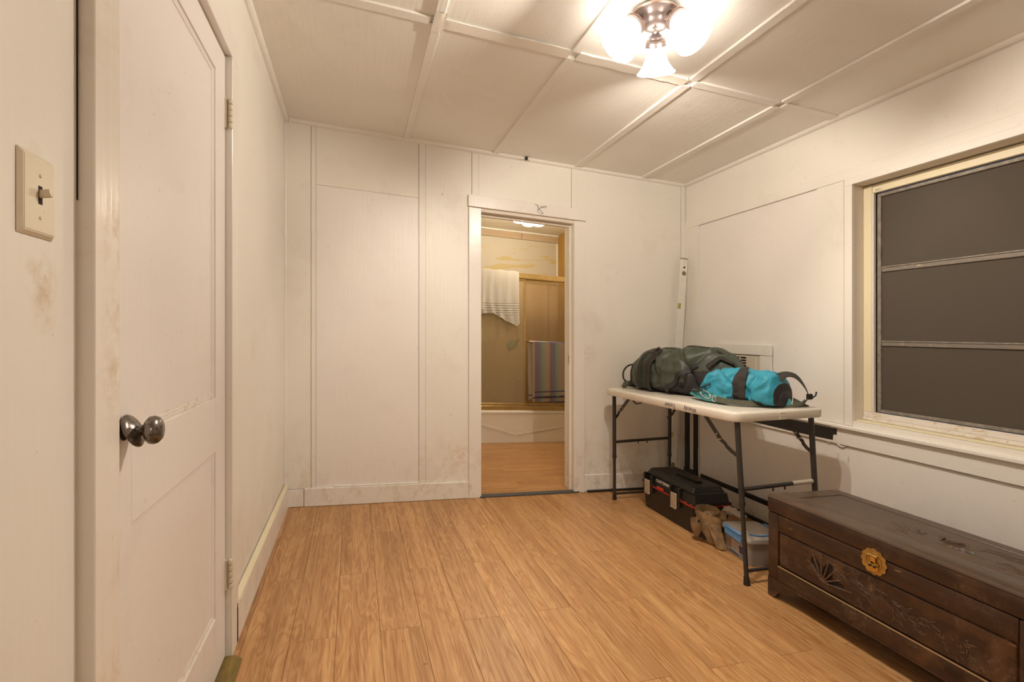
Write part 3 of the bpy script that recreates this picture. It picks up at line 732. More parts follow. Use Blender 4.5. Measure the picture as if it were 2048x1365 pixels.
sp('door_rail', 1.70, BX1-.02, TY+.046, TY+.060, .402, .428, M['gold'], .002, cp); sp('door_rail', 1.70, BX1-.02, TY+.046, TY+.060, 1.772, 1.789, M['gold'], .002, cp)
sp('door_stile', 1.784, 1.796, TY+.046, TY+.060, .402, 1.789, M['gold'], .002, cp)
sp('door_stile', BX1-.022, BX1, TY+.014, TY+.066, .375, 1.789, M['gold'], .002)
tb = obj('towel_bar', tube(bmesh.new(), [(1.80, TY-.028, 1.104), (BX1-.03, TY-.028, 1.104)], .008, 10), M['gold'], sh, smooth=50)
for x in (1.81, BX1-.05): obj('bar_bracket', tube(bmesh.new(), [(x, TY-.028, 1.104), (x, TY+.050, 1.104)], .006, 8), M['gold'], tb, smooth=50)
# soap dish glimpsed
fc = thing('tub_faucet', 'small chrome tub faucet glimpsed behind the striped towel', 'faucet', (1.835, BY1-.04, .60))
obj('spout', tube(bmesh.new(), [(1.86, BY1-.001, .66), (1.86, BY1-.07, .655), (1.86, BY1-.10, .63)], [.018, .018, .015], 12), M['steel'], fc, smooth=50)
obj('escutcheon', lathe(bmesh.new(), [(0, .012), (.03, .010), (.034, 0)], (1.86, BY1-.0, .66), (0, -1, 0), 16), M['steel'], fc, smooth=50)
# towels
def cloth(name, xs, ys, z0f, z1f, amp, seed, mat, lab, cat, parent=None, nx=70, nz=60, th=.004, k=24., off=0.):
    bm = bmesh.new(); rows = []
    for j in range(nz+1):
        r = []
        for i_ in range(nx+1):
            u = i_/nx; v = j/nz; x = xs[0]+(xs[1]-xs[0])*u
            z = z0f(u)+(z1f(u)-z0f(u))*v
            a = amp*(1-v)**.6*(.25+.75*(1-v)) 
            y = ys+off*(1-v)-a*(1+math.sin(k*u*1.0+2.4*noise.noise((u*3, v*1.2, seed))))-a*.8*noise.noise((u*9, v*1.6, seed+4))
            r.append(bm.verts.new((x+.012*noise.noise((v*3, u*2, seed+7))*(1-v), y, z)))
        rows.append(r)
    for a, b in zip(rows, rows[1:]):
        for i_ in range(nx): bm.faces.new((a[i_], a[i_+1], b[i_+1], b[i_]))
    bmesh.ops.solidify(bm, geom=bm.faces[:], thickness=th)
    return bm
tw = thing('bath_towel', 'white towel draped over the top rail of the shower doors', 'towel', (1.45, TY, 1.28))
z_bot = lambda u: interp([(0, 1.37), (.45, 1.39), (.62, 1.345), (.75, 1.305), (.88, 1.285), (.93, 1.265), (1, 1.30)], u)+.006*noise.noise((u*14, 1, 1))
o = obj('front_drop', cloth('c', (1.17, 1.70), TY-.004, z_bot, lambda u: 1.862+.004*math.sin(u*23), .016, 2., 0, 0, 0, k=34.), M['towel'], tw, smooth=80)
bm = cloth('c', (1.17, 1.70), 0, lambda u: 0, lambda u: 1, .0, 2., 0, 0, 0, nz=2); bm.free()
bm = bmesh.new(); rows = []
for i_ in range(61):
    u = i_/60; x = 1.17+.53*u; dz = .004*math.sin(u*23); r = []
    for t in range(9):
        a = PI*t/8; r.append(bm.verts.new((x, TY+.039-.044*math.cos(a), 1.853+dz+.012*math.sin(a)+.004*noise.noise((u*20, t*.5, 3)))))
    rows.append(r)
for a, b in zip(rows, rows[1:]):
    for t in range(8): bm.faces.new((a[t], a[t+1], b[t+1], b[t]))
bmesh.ops.solidify(bm, geom=bm.faces[:], thickness=-.004); obj('fold', bm, M['towel'], tw, smooth=80)
z_b2 = lambda u: interp([(0, 1.05), (.2, 1.08), (.5, 1.115), (.75, 1.15), (.86, 1.20), (.90, 1.24), (1, 1.28)], u)
obj('back_drop', cloth('c', (1.17, 1.665), TY+.044, z_b2, lambda u: 1.855, .006, 6., 0, 0, 0, k=20.), M['towel_dim'], tw, smooth=80)['label'] = 'greyer back layer seen through the glass'
st_ = thing('bath_towel', 'striped beige mauve and teal towel folded over the shower door bar', 'towel', (2.08, TY-.03, .44))
zf = lambda u: .455+.004*math.sin(u*9)
bmf = cloth('c', (1.838, 2.33), TY-.050, lambda u: .452+.004*math.sin(u*9), lambda u: 1.108, .004, 11., 0, 0, 0, k=12.)
obj('front_drop', bmf, M['striped'], st_, smooth=80)
obj('upper_layer', cloth('c', (1.862, 2.33), TY-.057, lambda u: .512, lambda u: 1.106, .003, 13., 0, 0, 0, k=10.), M['striped'], st_, smooth=80)
obj('back_drop', cloth('c', (1.800, 2.33), TY-.018, lambda u: .475, lambda u: 1.108, .003, 12., 0, 0, 0, k=12.), M['striped'], st_, smooth=80)
bm = bmesh.new(); prism(bm, [(TY-.034-.022*math.cos(PI*t/8), 1.104+.014*math.sin(PI*t/8)) for t in range(9)], 'x', 1.806, 2.33)
obj('fold', bm, M['striped'], st_, smooth=60)
lf = thing('bath_sponge', 'teal bath sponge hanging behind the frosted shower glass', 'sponge', (1.60, TY+.14, .98))
bm = bmesh.new(); bmesh.ops.create_icosphere(bm, subdivisions=4, radius=1)
for v in bm.verts:
    d_ = 1+.25*noise.noise(v.co*3); v.co = Vector((v.co.x*.060*d_, v.co.y*.024*d_, v.co.z*.050*d_)); v.co = Matrix.Rotation(-.5, 3, 'Y') @ v.co+Vector((1.64, TY+.057, 1.06))
obj('sponge_body', bm, M['loofah'], lf, smooth=60)
bm = tube(bmesh.new(), [(1.72, TY+.052, 1.13), (1.68, TY+.052, 1.08), (1.60, TY+.052, 1.0)], [.012, .02, .018], 10); obj('dark_grip', bm, M['web_black'], lf, smooth=60)['label'] = 'dark brown handle'
# bathroom lamp
bl = thing('ceiling_light', 'three-shade ribbed glass light on the bathroom ceiling', 'ceiling light', (1.73, 4.86, H-.01))
obj('canopy', lathe(bmesh.new(), [(0, -.035), (.05, -.033), (.085, -.012), (.09, 0), (0, 0)], (1.73, 4.92, H), seg=28), M['bronze'], bl, smooth=40)
for k, (x, y, z, mt) in enumerate(((1.62, 4.84, 2.345, M['bath_shade_hot']), (1.735, 4.88, 2.332, M['bath_shade']), (1.855, 4.90, 2.350, M['bath_shade']))):
    obj('glass_shade', lathe(bmesh.new(), [(.018, .065), (.030, .058), (.050, .040), (.062, .018), (.060, .002), (.045, -.010), (.020, -.016), (0, -.018)], (x, y, z), (0, 0, 1), 48, .05, 14), mt, bl, smooth=60)
    obj('arm', tube(bmesh.new(), [(1.73, 4.92, H-.03), ((1.73+x)/2, (4.92+y)/2, H-.035), (x, y, H-.032)], .008, 8), M['bronze'], bl, smooth=50)
def lamp(name, p, w_, r=.04, c=LAMP_COL):
    ld = bpy.data.lights.new(name, 'POINT'); ld.energy = w_; ld.color = c; ld.shadow_soft_size = r
    p = Vector(p); lo = bpy.data.objects.new(name, ld); col.objects.link(lo); lo.location = (p.x, p.y, p.z-SLOPE*(RX*p.x+RY*p.y)); return lo
lamp('bathroom bulb light', (1.70, 4.70, 2.24), BATH_W*2.2, .05, (1, .85, .64))

# ------------------------------------------------------------------ main ceiling lamp
LX, LY = 1.13, 1.685
cl = thing('ceiling_light', 'three-shade bronze ceiling light with lit white glass bells', 'ceiling light', (LX, LY, H-.01))
body = obj('canopy', lathe(bmesh.new(), [(0, -.052), (.020, -.051), (.040, -.046), (.053, -.038), (.058, -.030), (.0595, -.025), (.062, -.022), (.082, -.009), (.088, -.008), (.092, -.004), (.092, 0), (0, 0)], (LX, LY, H-.010), seg=48), M['bronze'], cl, smooth=35)
obj('rim', lathe(bmesh.new(), [(.0885, -.0085), (.0918, -.006), (.0918, -.002), (.0885, 0)], (LX, LY, H-.010), seg=48), M['copper_edge'], body, smooth=50)
obj('finial', lathe(bmesh.new(), [(.011, 0), (.011, -.003), (.005, -.005), (.005, -.010), (.007, -.013), (.005, -.018), (0, -.019)], (LX, LY, H-.0615), seg=20), M['steel'], cl, smooth=50)
az0 = math.atan2(LX, LY)
for k, a in enumerate((az0+.02, az0+2*PI/3, az0-2*PI/3)):
    dr = Vector((math.sin(a), math.cos(a), 0)); ax = (dr*math.sin(.68)+Vector((0, 0, -1))*math.cos(.68)).normalized()
    c0 = Vector((LX, LY, H-.040))+dr*.070
    ar = obj('arm_cup', lathe(bmesh.new(), [(.0, -.012), (.012, -.010), (.016, .002), (.024, .008), (.028, .012), (.029, .017), (.033, .020), (.0385, .026), (.041, .034), (.042, .047), (.040, .048), (.037, .036), (.030, .030), (0, .028)], c0, ax, 32), M['bronze'], cl, smooth=35)
    for hh in (.0225, .0285): obj('cup_ring', lathe(bmesh.new(), [(.034+(hh-.02)*.6, hh-.001-.001), (.0375+(hh-.02)*.6, hh-.001), (.034+(hh-.02)*.6, hh)], c0, ax, 32), M['copper_edge'], ar, smooth=60)
    prof = [(.033, .036), (.0350, .044), (.037, .062), (.040, .082), (.046, .102), (.057, .123), (.071, .141), (.079, .149)]
    shd = obj('glass_shade', lathe(bmesh.new(), prof+[(r-.003, h-.001) for r, h in prof[::-1]], c0-ax*.004, ax, 40), M['shade'], cl, smooth=50, recalc=False)
    obj('bulb', lathe(bmesh.new(), [(0, .101), (.012, .099), (.021, .090), (.023, .078), (.018, .062), (.013, .048), (.013, .036), (0, .036)], c0, ax, 20), M['bulb'], shd, smooth=50)
    lamp('bulb light', c0+ax*.112, LAMP_W, .012)
# fill lamp added in the hall, unseen behind the camera
hl = thing('ceiling_light', 'unseen white dome light added on the hall ceiling as fill', 'ceiling light', (.8, YN-1.0, H-.01))
obj('glass_shade', lathe(bmesh.new(), [(0, -.09), (.08, -.08), (.13, -.05), (.15, 0), (0, 0)], (.8, YN-1.0, H), seg=28), M['bath_shade'], hl, smooth=50)
lamp('hall fill light', (.8, YN-.9, H-.25), HALL_FILL_W, .12)

# ------------------------------------------------------------------ folding table (stands level on shims of its extension legs)
def fz(x, y): return -SLOPE*(RX*x+RY*y)            # true height of the sloping floor
TZ = .766; TX0, TX1, TY0, TY1 = 1.745, 2.328, 1.942, 3.246
ft = thing('folding_table', 'off-white plastic folding table on dark steel legs under the window panel', 'table', (2.03, 2.6, fz(2.03, 2.6)), level=True)
bm = bmesh.new()
def rrect(x0, x1, y0, y1, r, n=6):
    out = []
    for (cx_, cy_, a0) in ((x1-r, y1-r, 0), (x0+r, y1-r, PI/2), (x0+r, y0+r, PI), (x1-r, y0+r, 1.5*PI)):
        for k in range(n+1): out.append((cx_+r*math.cos(a0+k*PI/2/n), cy_+r*math.sin(a0+k*PI/2/n)))
    return out
loops = []
for ins, z in ((.05, TZ-.012), (.012, TZ-.012), (.009, TZ-.044), (.003, TZ-.046), (0, TZ-.040), (0, TZ-.012), (.002, TZ-.005), (.008, TZ), (.05, TZ)):
    loops.append([bm.verts.new((x, y, z)) for x, y in rrect(TX0+ins, TX1-ins, TY0+ins, TY1-ins, max(.01, .055-ins))])
for a, b in zip(loops, loops[1:]):
    n = len(a)
    for k in range(n): bm.faces.new((a[k], a[(k+1) % n], b[(k+1) % n], b[k]))
bm.faces.new(loops[0][::-1]); bm.faces.new(loops[-1])
top = obj('tabletop', bm, M['table_top'], ft, smooth=40)
obj('clip', B(2.020, 2.058, TY0-.0015, TY0+.01, TZ-.043, TZ-.008, bev=.001), M['ac'], top); obj('clip_line', B(2.024, 2.052, TY0-.0025, TY0, TZ-.026, TZ-.022), M['label_white'], top)
obj('clip', B(TX0-.0012, TX0+.01, 2.975, 3.020, TZ-.044, TZ-.010, bev=.001), M['ac'], top)
for wd_, yw in (('Wendy', 2.275), ('Tucker', 2.455)):
    o = obj('writing', text_bm(wd_, .036, basis((TX0-.0006, yw, TZ-.026), (0, 1, 0), (0, 0, -1), (-1, 0, 0))), M['ink'], top, recalc=False)
    o['label'] = 'handwritten name upside down on the table edge'
LX0, LX1 = 1.790, 2.262
legs = {}
for nm, x, yt, yb, zc, zo in (('nf', LX0, 1.978, 1.912, .36, 0), ('nr', LX1, 1.978, 1.925, .36, 0), ('ff', LX0, 3.182, 3.176, .31, 0), ('fr', LX1, 3.182, 3.19, .31, 0)):
    zb = fz(x, yb); P0 = Vector((x, yt, TZ-.013)); P1 = Vector((x, yb, zb+.001)); 
    pt = lambda t: P0.lerp(P1, t)
    tc = (TZ-.013-zc+.055*(1 if x > 2 else .6))/(TZ-.013-zb)
    lg = obj('leg', tube(bmesh.new(), [pt(0), pt(tc)], .0135, 14), M['table_metal'], ft, smooth=50)
    bm = tube(bmesh.new(), [pt(tc-.01), pt(tc), pt(tc+.018)], [.0155, .0155, .0145], 14); obj('collar', bm, M['table_metal'], lg, smooth=50)
    obj('inner_tube', tube(bmesh.new(), [pt(tc), pt(.985)], .0108, 14), M['table_metal'], lg, smooth=50)
    obj('foot_cap', tube(bmesh.new(), [pt(.955), pt(.985), pt(1)], [.013, .0145, .016], 14), M['toolbox'], lg, smooth=50)
    legs[nm] = (P0, P1)
def lp(nm, z):
    P0, P1 = legs[nm]; return P0.lerp(P1, (P0.z-z)/(P0.z-P1.z))
for a, b, z in (('nf', 'nr', .392), ('ff', 'fr', .380)):
    cr = obj('crossbar', tube(bmesh.new(), [lp(a, z), lp(b, z)], .0105, 10), M['table_metal'], ft, smooth=50)
    for t in (.42, .58):
        p = lp(a, z).lerp(lp(b, z), t); obj('peg', tube(bmesh.new(), [p, p-Vector((0, 0, .026))], .004, 8), M['table_metal'], cr, smooth=50)
p0, p1 = lp('nf', .392), lp('nr', .392)
obj('sleeve', tube(bmesh.new(), [p0.lerp(p1, .68), p0.lerp(p1, .96)], .0118, 12), M['canvas'], ft, smooth=50)['label'] = 'white wrapped section of the crossbar'
obj('crossbar', tube(bmesh.new(), [lp('nf', .010), lp('nr', -.014)], .0085, 10), M['table_metal'], ft, smooth=50)
obj('crossbar', tube(bmesh.new(), [lp('ff', .006), lp('fr', -.014)], .0085, 10), M['table_metal'], ft, smooth=50)
def brace(x, ya, za, ym, zm, yb, zb_, s_):
    bm = bmesh.new(); a, m1, b = Vector((x, ya, za)), Vector((x, ym, zm)), Vector((x, yb, zb_))
    ribbon(bm, [a, m1], (1, 0, 0), .024, .004); br = obj('brace', bm, M['table_metal'], ft)
    d_ = (b-m1); n_ = Vector((0, -d_.z, d_.y)).normalized()*.006*s_
    bm = ribbon(bmesh.new(), [m1-d_*.12, m1+d_*.25, m1+d_*.35+n_, m1+d_*.62+n_*1.2, b], (1, 0, 0), .018, .005); obj('lower_arm', bm, M['table_metal'], br)
    obj('rivet', lathe(bmesh.new(), [(0, .004), (.005, .003), (.006, 0)], m1.lerp(a, .16)+Vector((-.002, 0, 0)), (-1, 0, 0), 12), M['steel'], br, smooth=50)
    e = (m1-a).normalized(); bm = tube(bmesh.new(), [m1+Vector((-.006, -.014*s_, .002)), m1+Vector((-.006, .012*s_, -.004))], .0035, 8); obj('lock_ring', bm, M['steel'], br, smooth=50)
brace(LX0+.016, 2.262, .745, 2.112, .606, 1.974, .540, 1); brace(LX1-.016, 2.165, .745, 2.030, .600, 1.955, .540, 1)
brace(LX0+.016, 2.965, .745, 3.120, .616, 3.215, .540, -1); brace(LX1-.016, 2.99, .745, 3.09, .610, 3.19, .530, -1)
bm = tube(bmesh.new(), [(LX0+.02, 2.985, .740), (LX0+.02, 2.955, .700), (LX0+.02, 2.92, .686), (LX0+.02, 2.86, .70), (LX0+.02, 2.83, .740)], .0045, 8); obj('lock_wire', bm, M['table_metal'], ft, smooth=50)
bm = B(1.80, 1.83, 2.62, 2.68, .712, .735, bev=.003); obj('latch_bracket', bm, M['table_metal'], ft)

# ------------------------------------------------------------------ bags (soft lofted forms; S(u,v) gives the surface)
def soft_bag(prof, ax0, ax1, nu, nv, seed, amp, freq, flat=.55, fold=None, base=TZ):
    """prof: table u -> (centre offset across, half width, height, lift)"""
    A0, A1 = Vector(ax0), Vector(ax1); T = (A1-A0).normalized(); Sd = Vector((T.y, -T.x, 0))
    tabs = [[(p[0], p[k]) for p in prof] for k in (1, 2, 3, 4)]
    def S(u, v, off=0.):
        co, hw, ht, li = (interp(tb_, u) for tb_ in tabs)
        th = 2*PI*(.5-v); c, s_ = math.cos(th), math.sin(th)
        e = .78; x = math.copysign(abs(c)**e, c)*hw; z = math.copysign(abs(s_)**(.85 if s_ > 0 else .45), s_)
        zz = ht*(.40+.60*z) if z > 0 else ht*.40*(1+z)
        p = A0.lerp(A1, u)+Sd*(co+x)+Vector((0, 0, zz+li))
        nrm = (Sd*c*1.0+Vector((0, 0, s_))).normalized()
        k = max(0, min(1, (zz)/(.25*ht+1e-6)))
        f = noise.noise(Vector((p.x*freq[0], p.y*freq[1], p.z*freq[2]))+Vector((seed, 0, 0)))
        f2 = 1-abs(noise.noise(Vector((p.x*freq[0]*1.1+seed, p.y*freq[1]*1.3, p.z*freq[2]*1.2+9))))*2.4
        d_ = amp*(.8*f+.55*f2)*(.25+.75*k)
        if fold: d_ += fold(u, v, p)
        ends = min(1, u*14, (1-u)*14)
        p = p+nrm*(d_*ends+off); p.z = max(p.z, .005+off*.2)
        return Vector((p.x, p.y, p.z+base)), nrm
    return S
def skin(S, nu, nv, pick=None, th=0, ends=True, u0=0., u1=1.):
    bm = bmesh.new(); g_ = [[bm.verts.new(S(u0+(u1-u0)*i_/nu, j/nv)[0]) for j in range(nv)] for i_ in range(nu+1)]
    for i_ in range(nu):
        for j in range(nv):
            u, v = u0+(u1-u0)*(i_+.5)/nu, (j+.5)/nv
            if pick is None or pick(u, v): bm.faces.new((g_[i_][j], g_[i_+1][j], g_[i_+1][(j+1) % nv], g_[i_][(j+1) % nv]))
    if ends:
        for ring in (g_[0], g_[-1]):
            c = sum((v.co for v in ring), Vector())/nv; cv = bm.verts.new(c)
            for j in range(nv):
                if pick is None or pick(0 if ring is g_[0] else 1, (j+.5)/nv): bm.faces.new((ring[j], ring[(j+1) % nv], cv))
    loose = [v for v in bm.verts if not v.link_faces]; bmesh.ops.delete(bm, geom=loose, context='VERTS')
    return bm
# green duffel: runs from the far end (u=0, y=3.2) to the near end (u=1, y=2.2); v=.5 faces the room
prof = [(0, -.02, .06, .10, 0), (.03, -.02, .13, .19, 0), (.08, -.02, .165, .245, 0), (.2, 0, .175, .285, 0), (.32, 0, .175, .302, 0), (.42, 0, .175, .290, 0), (.47, 0, .172, .285, 0), (.55, 0, .175, .303, 0), (.68, -.01, .168, .305, 0), (.80, -.035, .135, .300, 0), (.89, -.060, .105, .262, 0), (.95, -.070, .08, .20, 0), (1, -.07, .04, .10, 0)]
def gfold(u, v, p):
    f = 0
    for a0, sl, w_, dep in ((.36, .55, .022, .016), (.47, -.3, .018, .022), (.56, .5, .03, .012), (.66, .9, .02, .024), (.76, -.7, .022, .020), (.14, .2, .016, .014)):
        f -= dep*math.exp(-(((u-a0)-sl*(v-.40))/w_)**2)*(1 if v < .56 else .3)
    return f
SG = soft_bag(prof, (2.04, 3.20, 0), (2.125, 2.36, 0), 100, 90, 3.3, .013, (6, 7, 11), fold=gfold)
# the sideways axis points to the room when v is near .5
gd = thing('duffel_bag', 'dark green nylon duffel bag with black base lying on the table', 'bag', (2.06, 2.68, TZ), level=True)
def gp(u, v):
    lim = interp([(0, .58), (.2, .60), (.34, .585), (.50, .55), (.66, .51), (.78, .47), (.9, .46), (1, .46)], u)
    return (v < lim) or v > 1.02-lim*.1 and v > .98
obj('body', skin(SG, 150, 110, gp), M['duffel_green'], gd, smooth=180)
obj('base_panel', skin(SG, 150, 110, lambda u, v: not gp(u, v)), M['duffel_black'], gd, smooth=180)['label'] = 'black nylon base'
def strap(S, pts, width, off=.006, n=40, lift=None):
    P_, Nn = [], []
    for i_ in range(n+1):
        t = i_/n*(len(pts)-1); k = min(int(t), len(pts)-2); f = t-k; f = f*f*(3-2*f)*.4+f*.6
        u = pts[k][0]+(pts[k+1][0]-pts[k][0])*f; v = pts[k][1]+(pts[k+1][1]-pts[k][1])*f
        o_ = off+((pts[k][2] if len(pts[k]) > 2 else 0)*(1-f)+(pts[k+1][2] if len(pts[k+1]) > 2 else 0)*f)
        p, nn = S(u, v, o_); P_.append(p); Nn.append(nn)
    for _ in range(2): P_ = [P_[0]]+[(P_[i_-1]+P_[i_]*2+P_[i_+1])/4 for i_ in range(1, n)]+[P_[-1]]
    return ribbon(bmesh.new(), P_, Nn, width, .003)
obj('strap', strap(SG, [(.33, .64), (.335, .56), (.36, .42), (.385, .33)], .050, .014), M['web_black'], gd, smooth=40)
obj('strap', strap(SG, [(.37, .325, .002), (.34, .345, .010), (.29, .42, .012), (.245, .50, .008), (.235, .58)], .034, .016), M['web_black'], gd, smooth=40)
obj('strap', strap(SG, [(.03, .60), (.045, .46), (.06, .33), (.08, .25)], .026, .012), M['web_black'], gd, smooth=40)
obj('strap', strap(SG, [(.52, .60), (.57, .54), (.64, .50), (.72, .47), (.78, .44)], .030, .012), M['duffel_black'], gd, smooth=40)
obj('strap', strap(SG, [(.84, .44), (.89, .36), (.95, .30), (.985, .26)], .040, .014), M['web_black'], gd, smooth=40)
obj('zipper', strap(SG, [(.06, .29), (.3, .27), (.6, .27), (.9, .27)], .012, .002), M['duffel_black'], gd, smooth=40)
p0, _ = SG(.05, .55, .01); obj('webbing_tab', ribbon(bmesh.new(), [(1.885, 3.165, TZ+.045), (1.868, 3.160, TZ+.022), (1.872, 3.155, TZ+.009)], (-1, -.15, .1), .058, .012), M['web_olive'], gd)['label'] = 'olive webbing tab'
lp_ = [Vector((1.99, 3.26, TZ+.150)), Vector((1.96, 3.33, TZ+.125)), Vector((1.95, 3.345, TZ+.07)), Vector((1.95, 3.325, TZ+.02)), Vector((1.955, 3.26, TZ+.015))]
lp_ = [Vector((1.98, 3.19, TZ+.175)), Vector((1.935, 3.235, TZ+.165)), Vector((1.905, 3.255, TZ+.12)), Vector((1.90, 3.245, TZ+.06)), Vector((1.93, 3.215, TZ+.03))]
pp = []
for k in range(len(lp_)-1):
    for f in (0, .25, .5, .75): pp.append(lp_[k].lerp(lp_[k+1], f))
pp.append(lp_[-1])
for _ in range(3): pp = [pp[0]]+[(pp[i_-1]+pp[i_]*2+pp[i_+1])/4 for i_ in range(1, len(pp)-1)]+[pp[-1]]
obj('end_loop', tube(bmesh.new(), pp, .0065, 8), M['web_black'], gd, smooth=60)
bm = bmesh.new(); bmesh.ops.create_icosphere(bm, subdivisions=4, radius=1)
for v in bm.verts: d_ = 1+.12*noise.noise(v.co*2.5); v.co = Vector((1.965+v.co.x*.075*d_, 3.185+v.co.y*.045*d_, TZ+.032+max(-.95, v.co.z)*.026*d_))
obj('end_flap', bm, M['duffel_black'], gd, smooth=180)

# turquoise bag
prof = [(0, 0, .04, .05, .012), (.05, 0, .075, .10, .010), (.14, 0, .10, .155, .008), (.25, .004, .118, .180, .006), (.42, .008, .128, .178, .004), (.55, -.004, .118, .188, .004), (.7, .004, .124, .176, .004), (.86, 0, .118, .176, .004), (.93, 0, .108, .150, .006), (.975, 0, .088, .105, .008), (1, 0, .055, .065, .010)]
def bfold(u, v, p):
    f = 0
    for a0, sl, w_, dep in ((.16, -1.1, .02, .016), (.28, -.9, .022, .014), (.40, 1.3, .02, .012), (.52, -.6, .03, .010), (.62, .8, .018, .014), (.78, -.4, .022, .010)):
        f -= dep*math.exp(-(((u-a0)-sl*(v-.38))/w_)**2)
    return f
SB = soft_bag(prof, (2.0, 2.475, 0), (2.135, 2.015, 0), 80, 80, 8.1, .015, (13, 12, 21), fold=bfold, base=TZ+.004)
bd = thing('sports_bag', 'turquoise nylon bag with black straps at the near end of the table', 'bag', (2.1, 2.27, TZ), level=True)
obj('body', skin(SB, 130, 110), M['blue_nylon'], bd, smooth=180)
def rib(pts, nrm, w_, th=.004, it=3, dens=6):
    pts = [Vector(p) for p in pts]; q_ = []
    for k in range(len(pts)-1):
        for f in range(dens): q_.append(pts[k].lerp(pts[k+1], f/dens))
    q_.append(pts[-1])
    for _ in range(it*4): q_ = [q_[0]]+[(q_[i_-1]+q_[i_]*2+q_[i_+1])/4 for i_ in range(1, len(q_)-1)]+[q_[-1]]
    ns = [Vector(x) for x in nrm] if isinstance(nrm[0], (list, tuple)) else None
    if ns:
        N_ = []
        for i_ in range(len(q_)):
            t = i_/(len(q_)-1)*(len(ns)-1); k = min(int(t), len(ns)-2); N_.append(ns[k].lerp(ns[k+1], t-k))
    else: N_ = [Vector(nrm)]*len(q_)
    return ribbon(bmesh.new(), q_, N_, w_, th)
z = TZ
obj('handle', strap(SB, [(.66, .60), (.66, .50, .004), (.67, .42, .010), (.66, .34, .018), (.60, .32, .012), (.585, .42, .003), (.60, .55)], .040, .006), M['web_black'], bd, smooth=40)
obj('side_panel', strap(SB, [(.615, .64), (.615, .5), (.625, .36)], .075, .002), M['duffel_black'], bd, smooth=40)
obj('handle', rib([(2.10, 2.06, z+.13), (2.13, 2.03, z+.178), (2.18, 1.995, z+.175), (2.215, 1.975, z+.12), (2.245, 1.965, z+.06), (2.22, 1.985, z+.018)], [(-.2, -.6, .3), (-.1, -.6, .9), (.5, -.6, .4), (.6, -.6, .2)], .042, .004), M['web_black'], bd, smooth=40)['label'] = 'black handle standing up as a loop'
obj('end_opening', skin(lambda u, v: SB(u, v, .0035), 12, 60, None, ends=True, u0=.972, u1=1.004), M['duffel_black'], bd, smooth=180)['label'] = 'black lined open end'
bm = B(2.225, 2.255, 1.955, 1.975, z+.045, z+.075, bev=.004); obj('buckle', bm, M['toolbox'], bd)
bm = tube(bmesh.new(), [(2.245, 1.96, z+.05), (2.27, 1.955, z+.066), (2.275, 1.955, z+.085)], .004, 8); obj('buckle_prong', bm, M['toolbox'], bd, smooth=50)
obj('base_pad', rib([(1.935, 2.50, z+.044), (1.90, 2.38, z+.030), (1.905, 2.28, z+.027), (1.92, 2.20, z+.027)], (-1, -.2, .55), .040, .010), M['teal'], bd, smooth=40)['label'] = 'turquoise padded edge'
obj('base_pad', rib([(2.03, 2.085, z+.026), (2.10, 2.045, z+.026), (2.17, 2.015, z+.026)], (-.35, -1, .5), .036, .014), M['teal'], bd, smooth=40)['label'] = 'ribbed teal pocket edge'
obj('webbing', rib([(1.905, 2.27, z+.028), (1.90, 2.20, z+.022), (1.935, 2.13, z+.020), (1.99, 2.08, z+.019), (2.05, 2.055, z+.018)], (-.8, -.6, .45), .030, .004), M['web_olive'], bd, smooth=40)['label'] = 'olive webbing along the base'
obj('webbing', rib([(2.05, 2.052, z+.007), (2.12, 2.02, z+.006), (2.20, 1.985, z+.012), (2.235, 1.985, z+.040)], (-.3, -1, .5), .012, .003), M['web_olive'], bd, smooth=40)
bm = prism(bmesh.new(), [(2.165, 2.0), (2.26, 1.985), (2.235, 2.06)], 'z', z+.004, z+.010); 
for v in bm.verts:
    if v.co.y > 2.03: v.co.z += .035
obj('corner_flap', bm, M['web_olive'], bd)
obj('buckle', B(2.005, 2.035, 2.055, 2.075, z+.012, z+.040, bev=.004), M['toolbox'], bd)
cb_ = [(1.895+.004*math.sin(t), 2.335+.038*math.cos(t)-.012*math.sin(t), z+.045+.014*math.sin(t)-.016*math.cos(t)*-1) for t in [k*2*PI/28 for k in range(28)]]
obj('carabiner', tube(bmesh.new(), cb_, .0032, 8, closed=True), M['carabiner'], bd, smooth=60)['label'] = 'silver carabiner'
obj('ring', tube(bmesh.new(), [(1.893, 2.262+.014*math.cos(t), z+.030+.018*math.sin(t)) for t in [k*2*PI/20 for k in range(20)]], .0025, 8, closed=True), M['carabiner'], bd, smooth=60)
obj('cord', tube(bmesh.new(), [(1.925, 2.47, z+.062), (1.90, 2.42, z+.070), (1.902, 2.36, z+.085), (1.915, 2.32, z+.105)], .004, 8), M['web_black'], bd, smooth=60)
obj('cord', tube(bmesh.new(), [(1.93, 2.50, z+.050), (1.895, 2.41, z+.056), (1.893, 2.36, z+.066)], .005, 8), M['web_black'], bd, smooth=60)

# ------------------------------------------------------------------ spirit level leaning in the corner
lv = thing('spirit_level', 'long white aluminium spirit level leaning in the corner', 'level', (2.37, 3.325, 0))
P0, P1 = Vector((2.352, 3.300, .004)), Vector((2.492, 3.322, 1.828)); T = (P1-P0).normalized(); S_ = Vector((0, -1, 0)); S_ = (S_-T*S_.dot(T)).normalized(); W_ = T.cross(S_)
if W_.x < 0: W_ = -W_
def lvb(w0, w1, s0, s1, t0, t1, bev=.001):
    bm = bmesh.new(); box(bm, w0, w1, s0, s1, t0, t1, bev=bev); bmesh.ops.transform(bm, matrix=basis(P0, W_, S_, T), verts=bm.verts); return bm
LL = (P1-P0).length
bm = lvb(-.026, -.020, -.012, .012, 0, LL); b_ = lvb(.020, .026, -.012, .012, 0, LL); tmp = bpy.data.meshes.new('t'); b_.to_mesh(tmp); bm.from_mesh(tmp); b_.free(); bpy.data.meshes.remove(tmp)
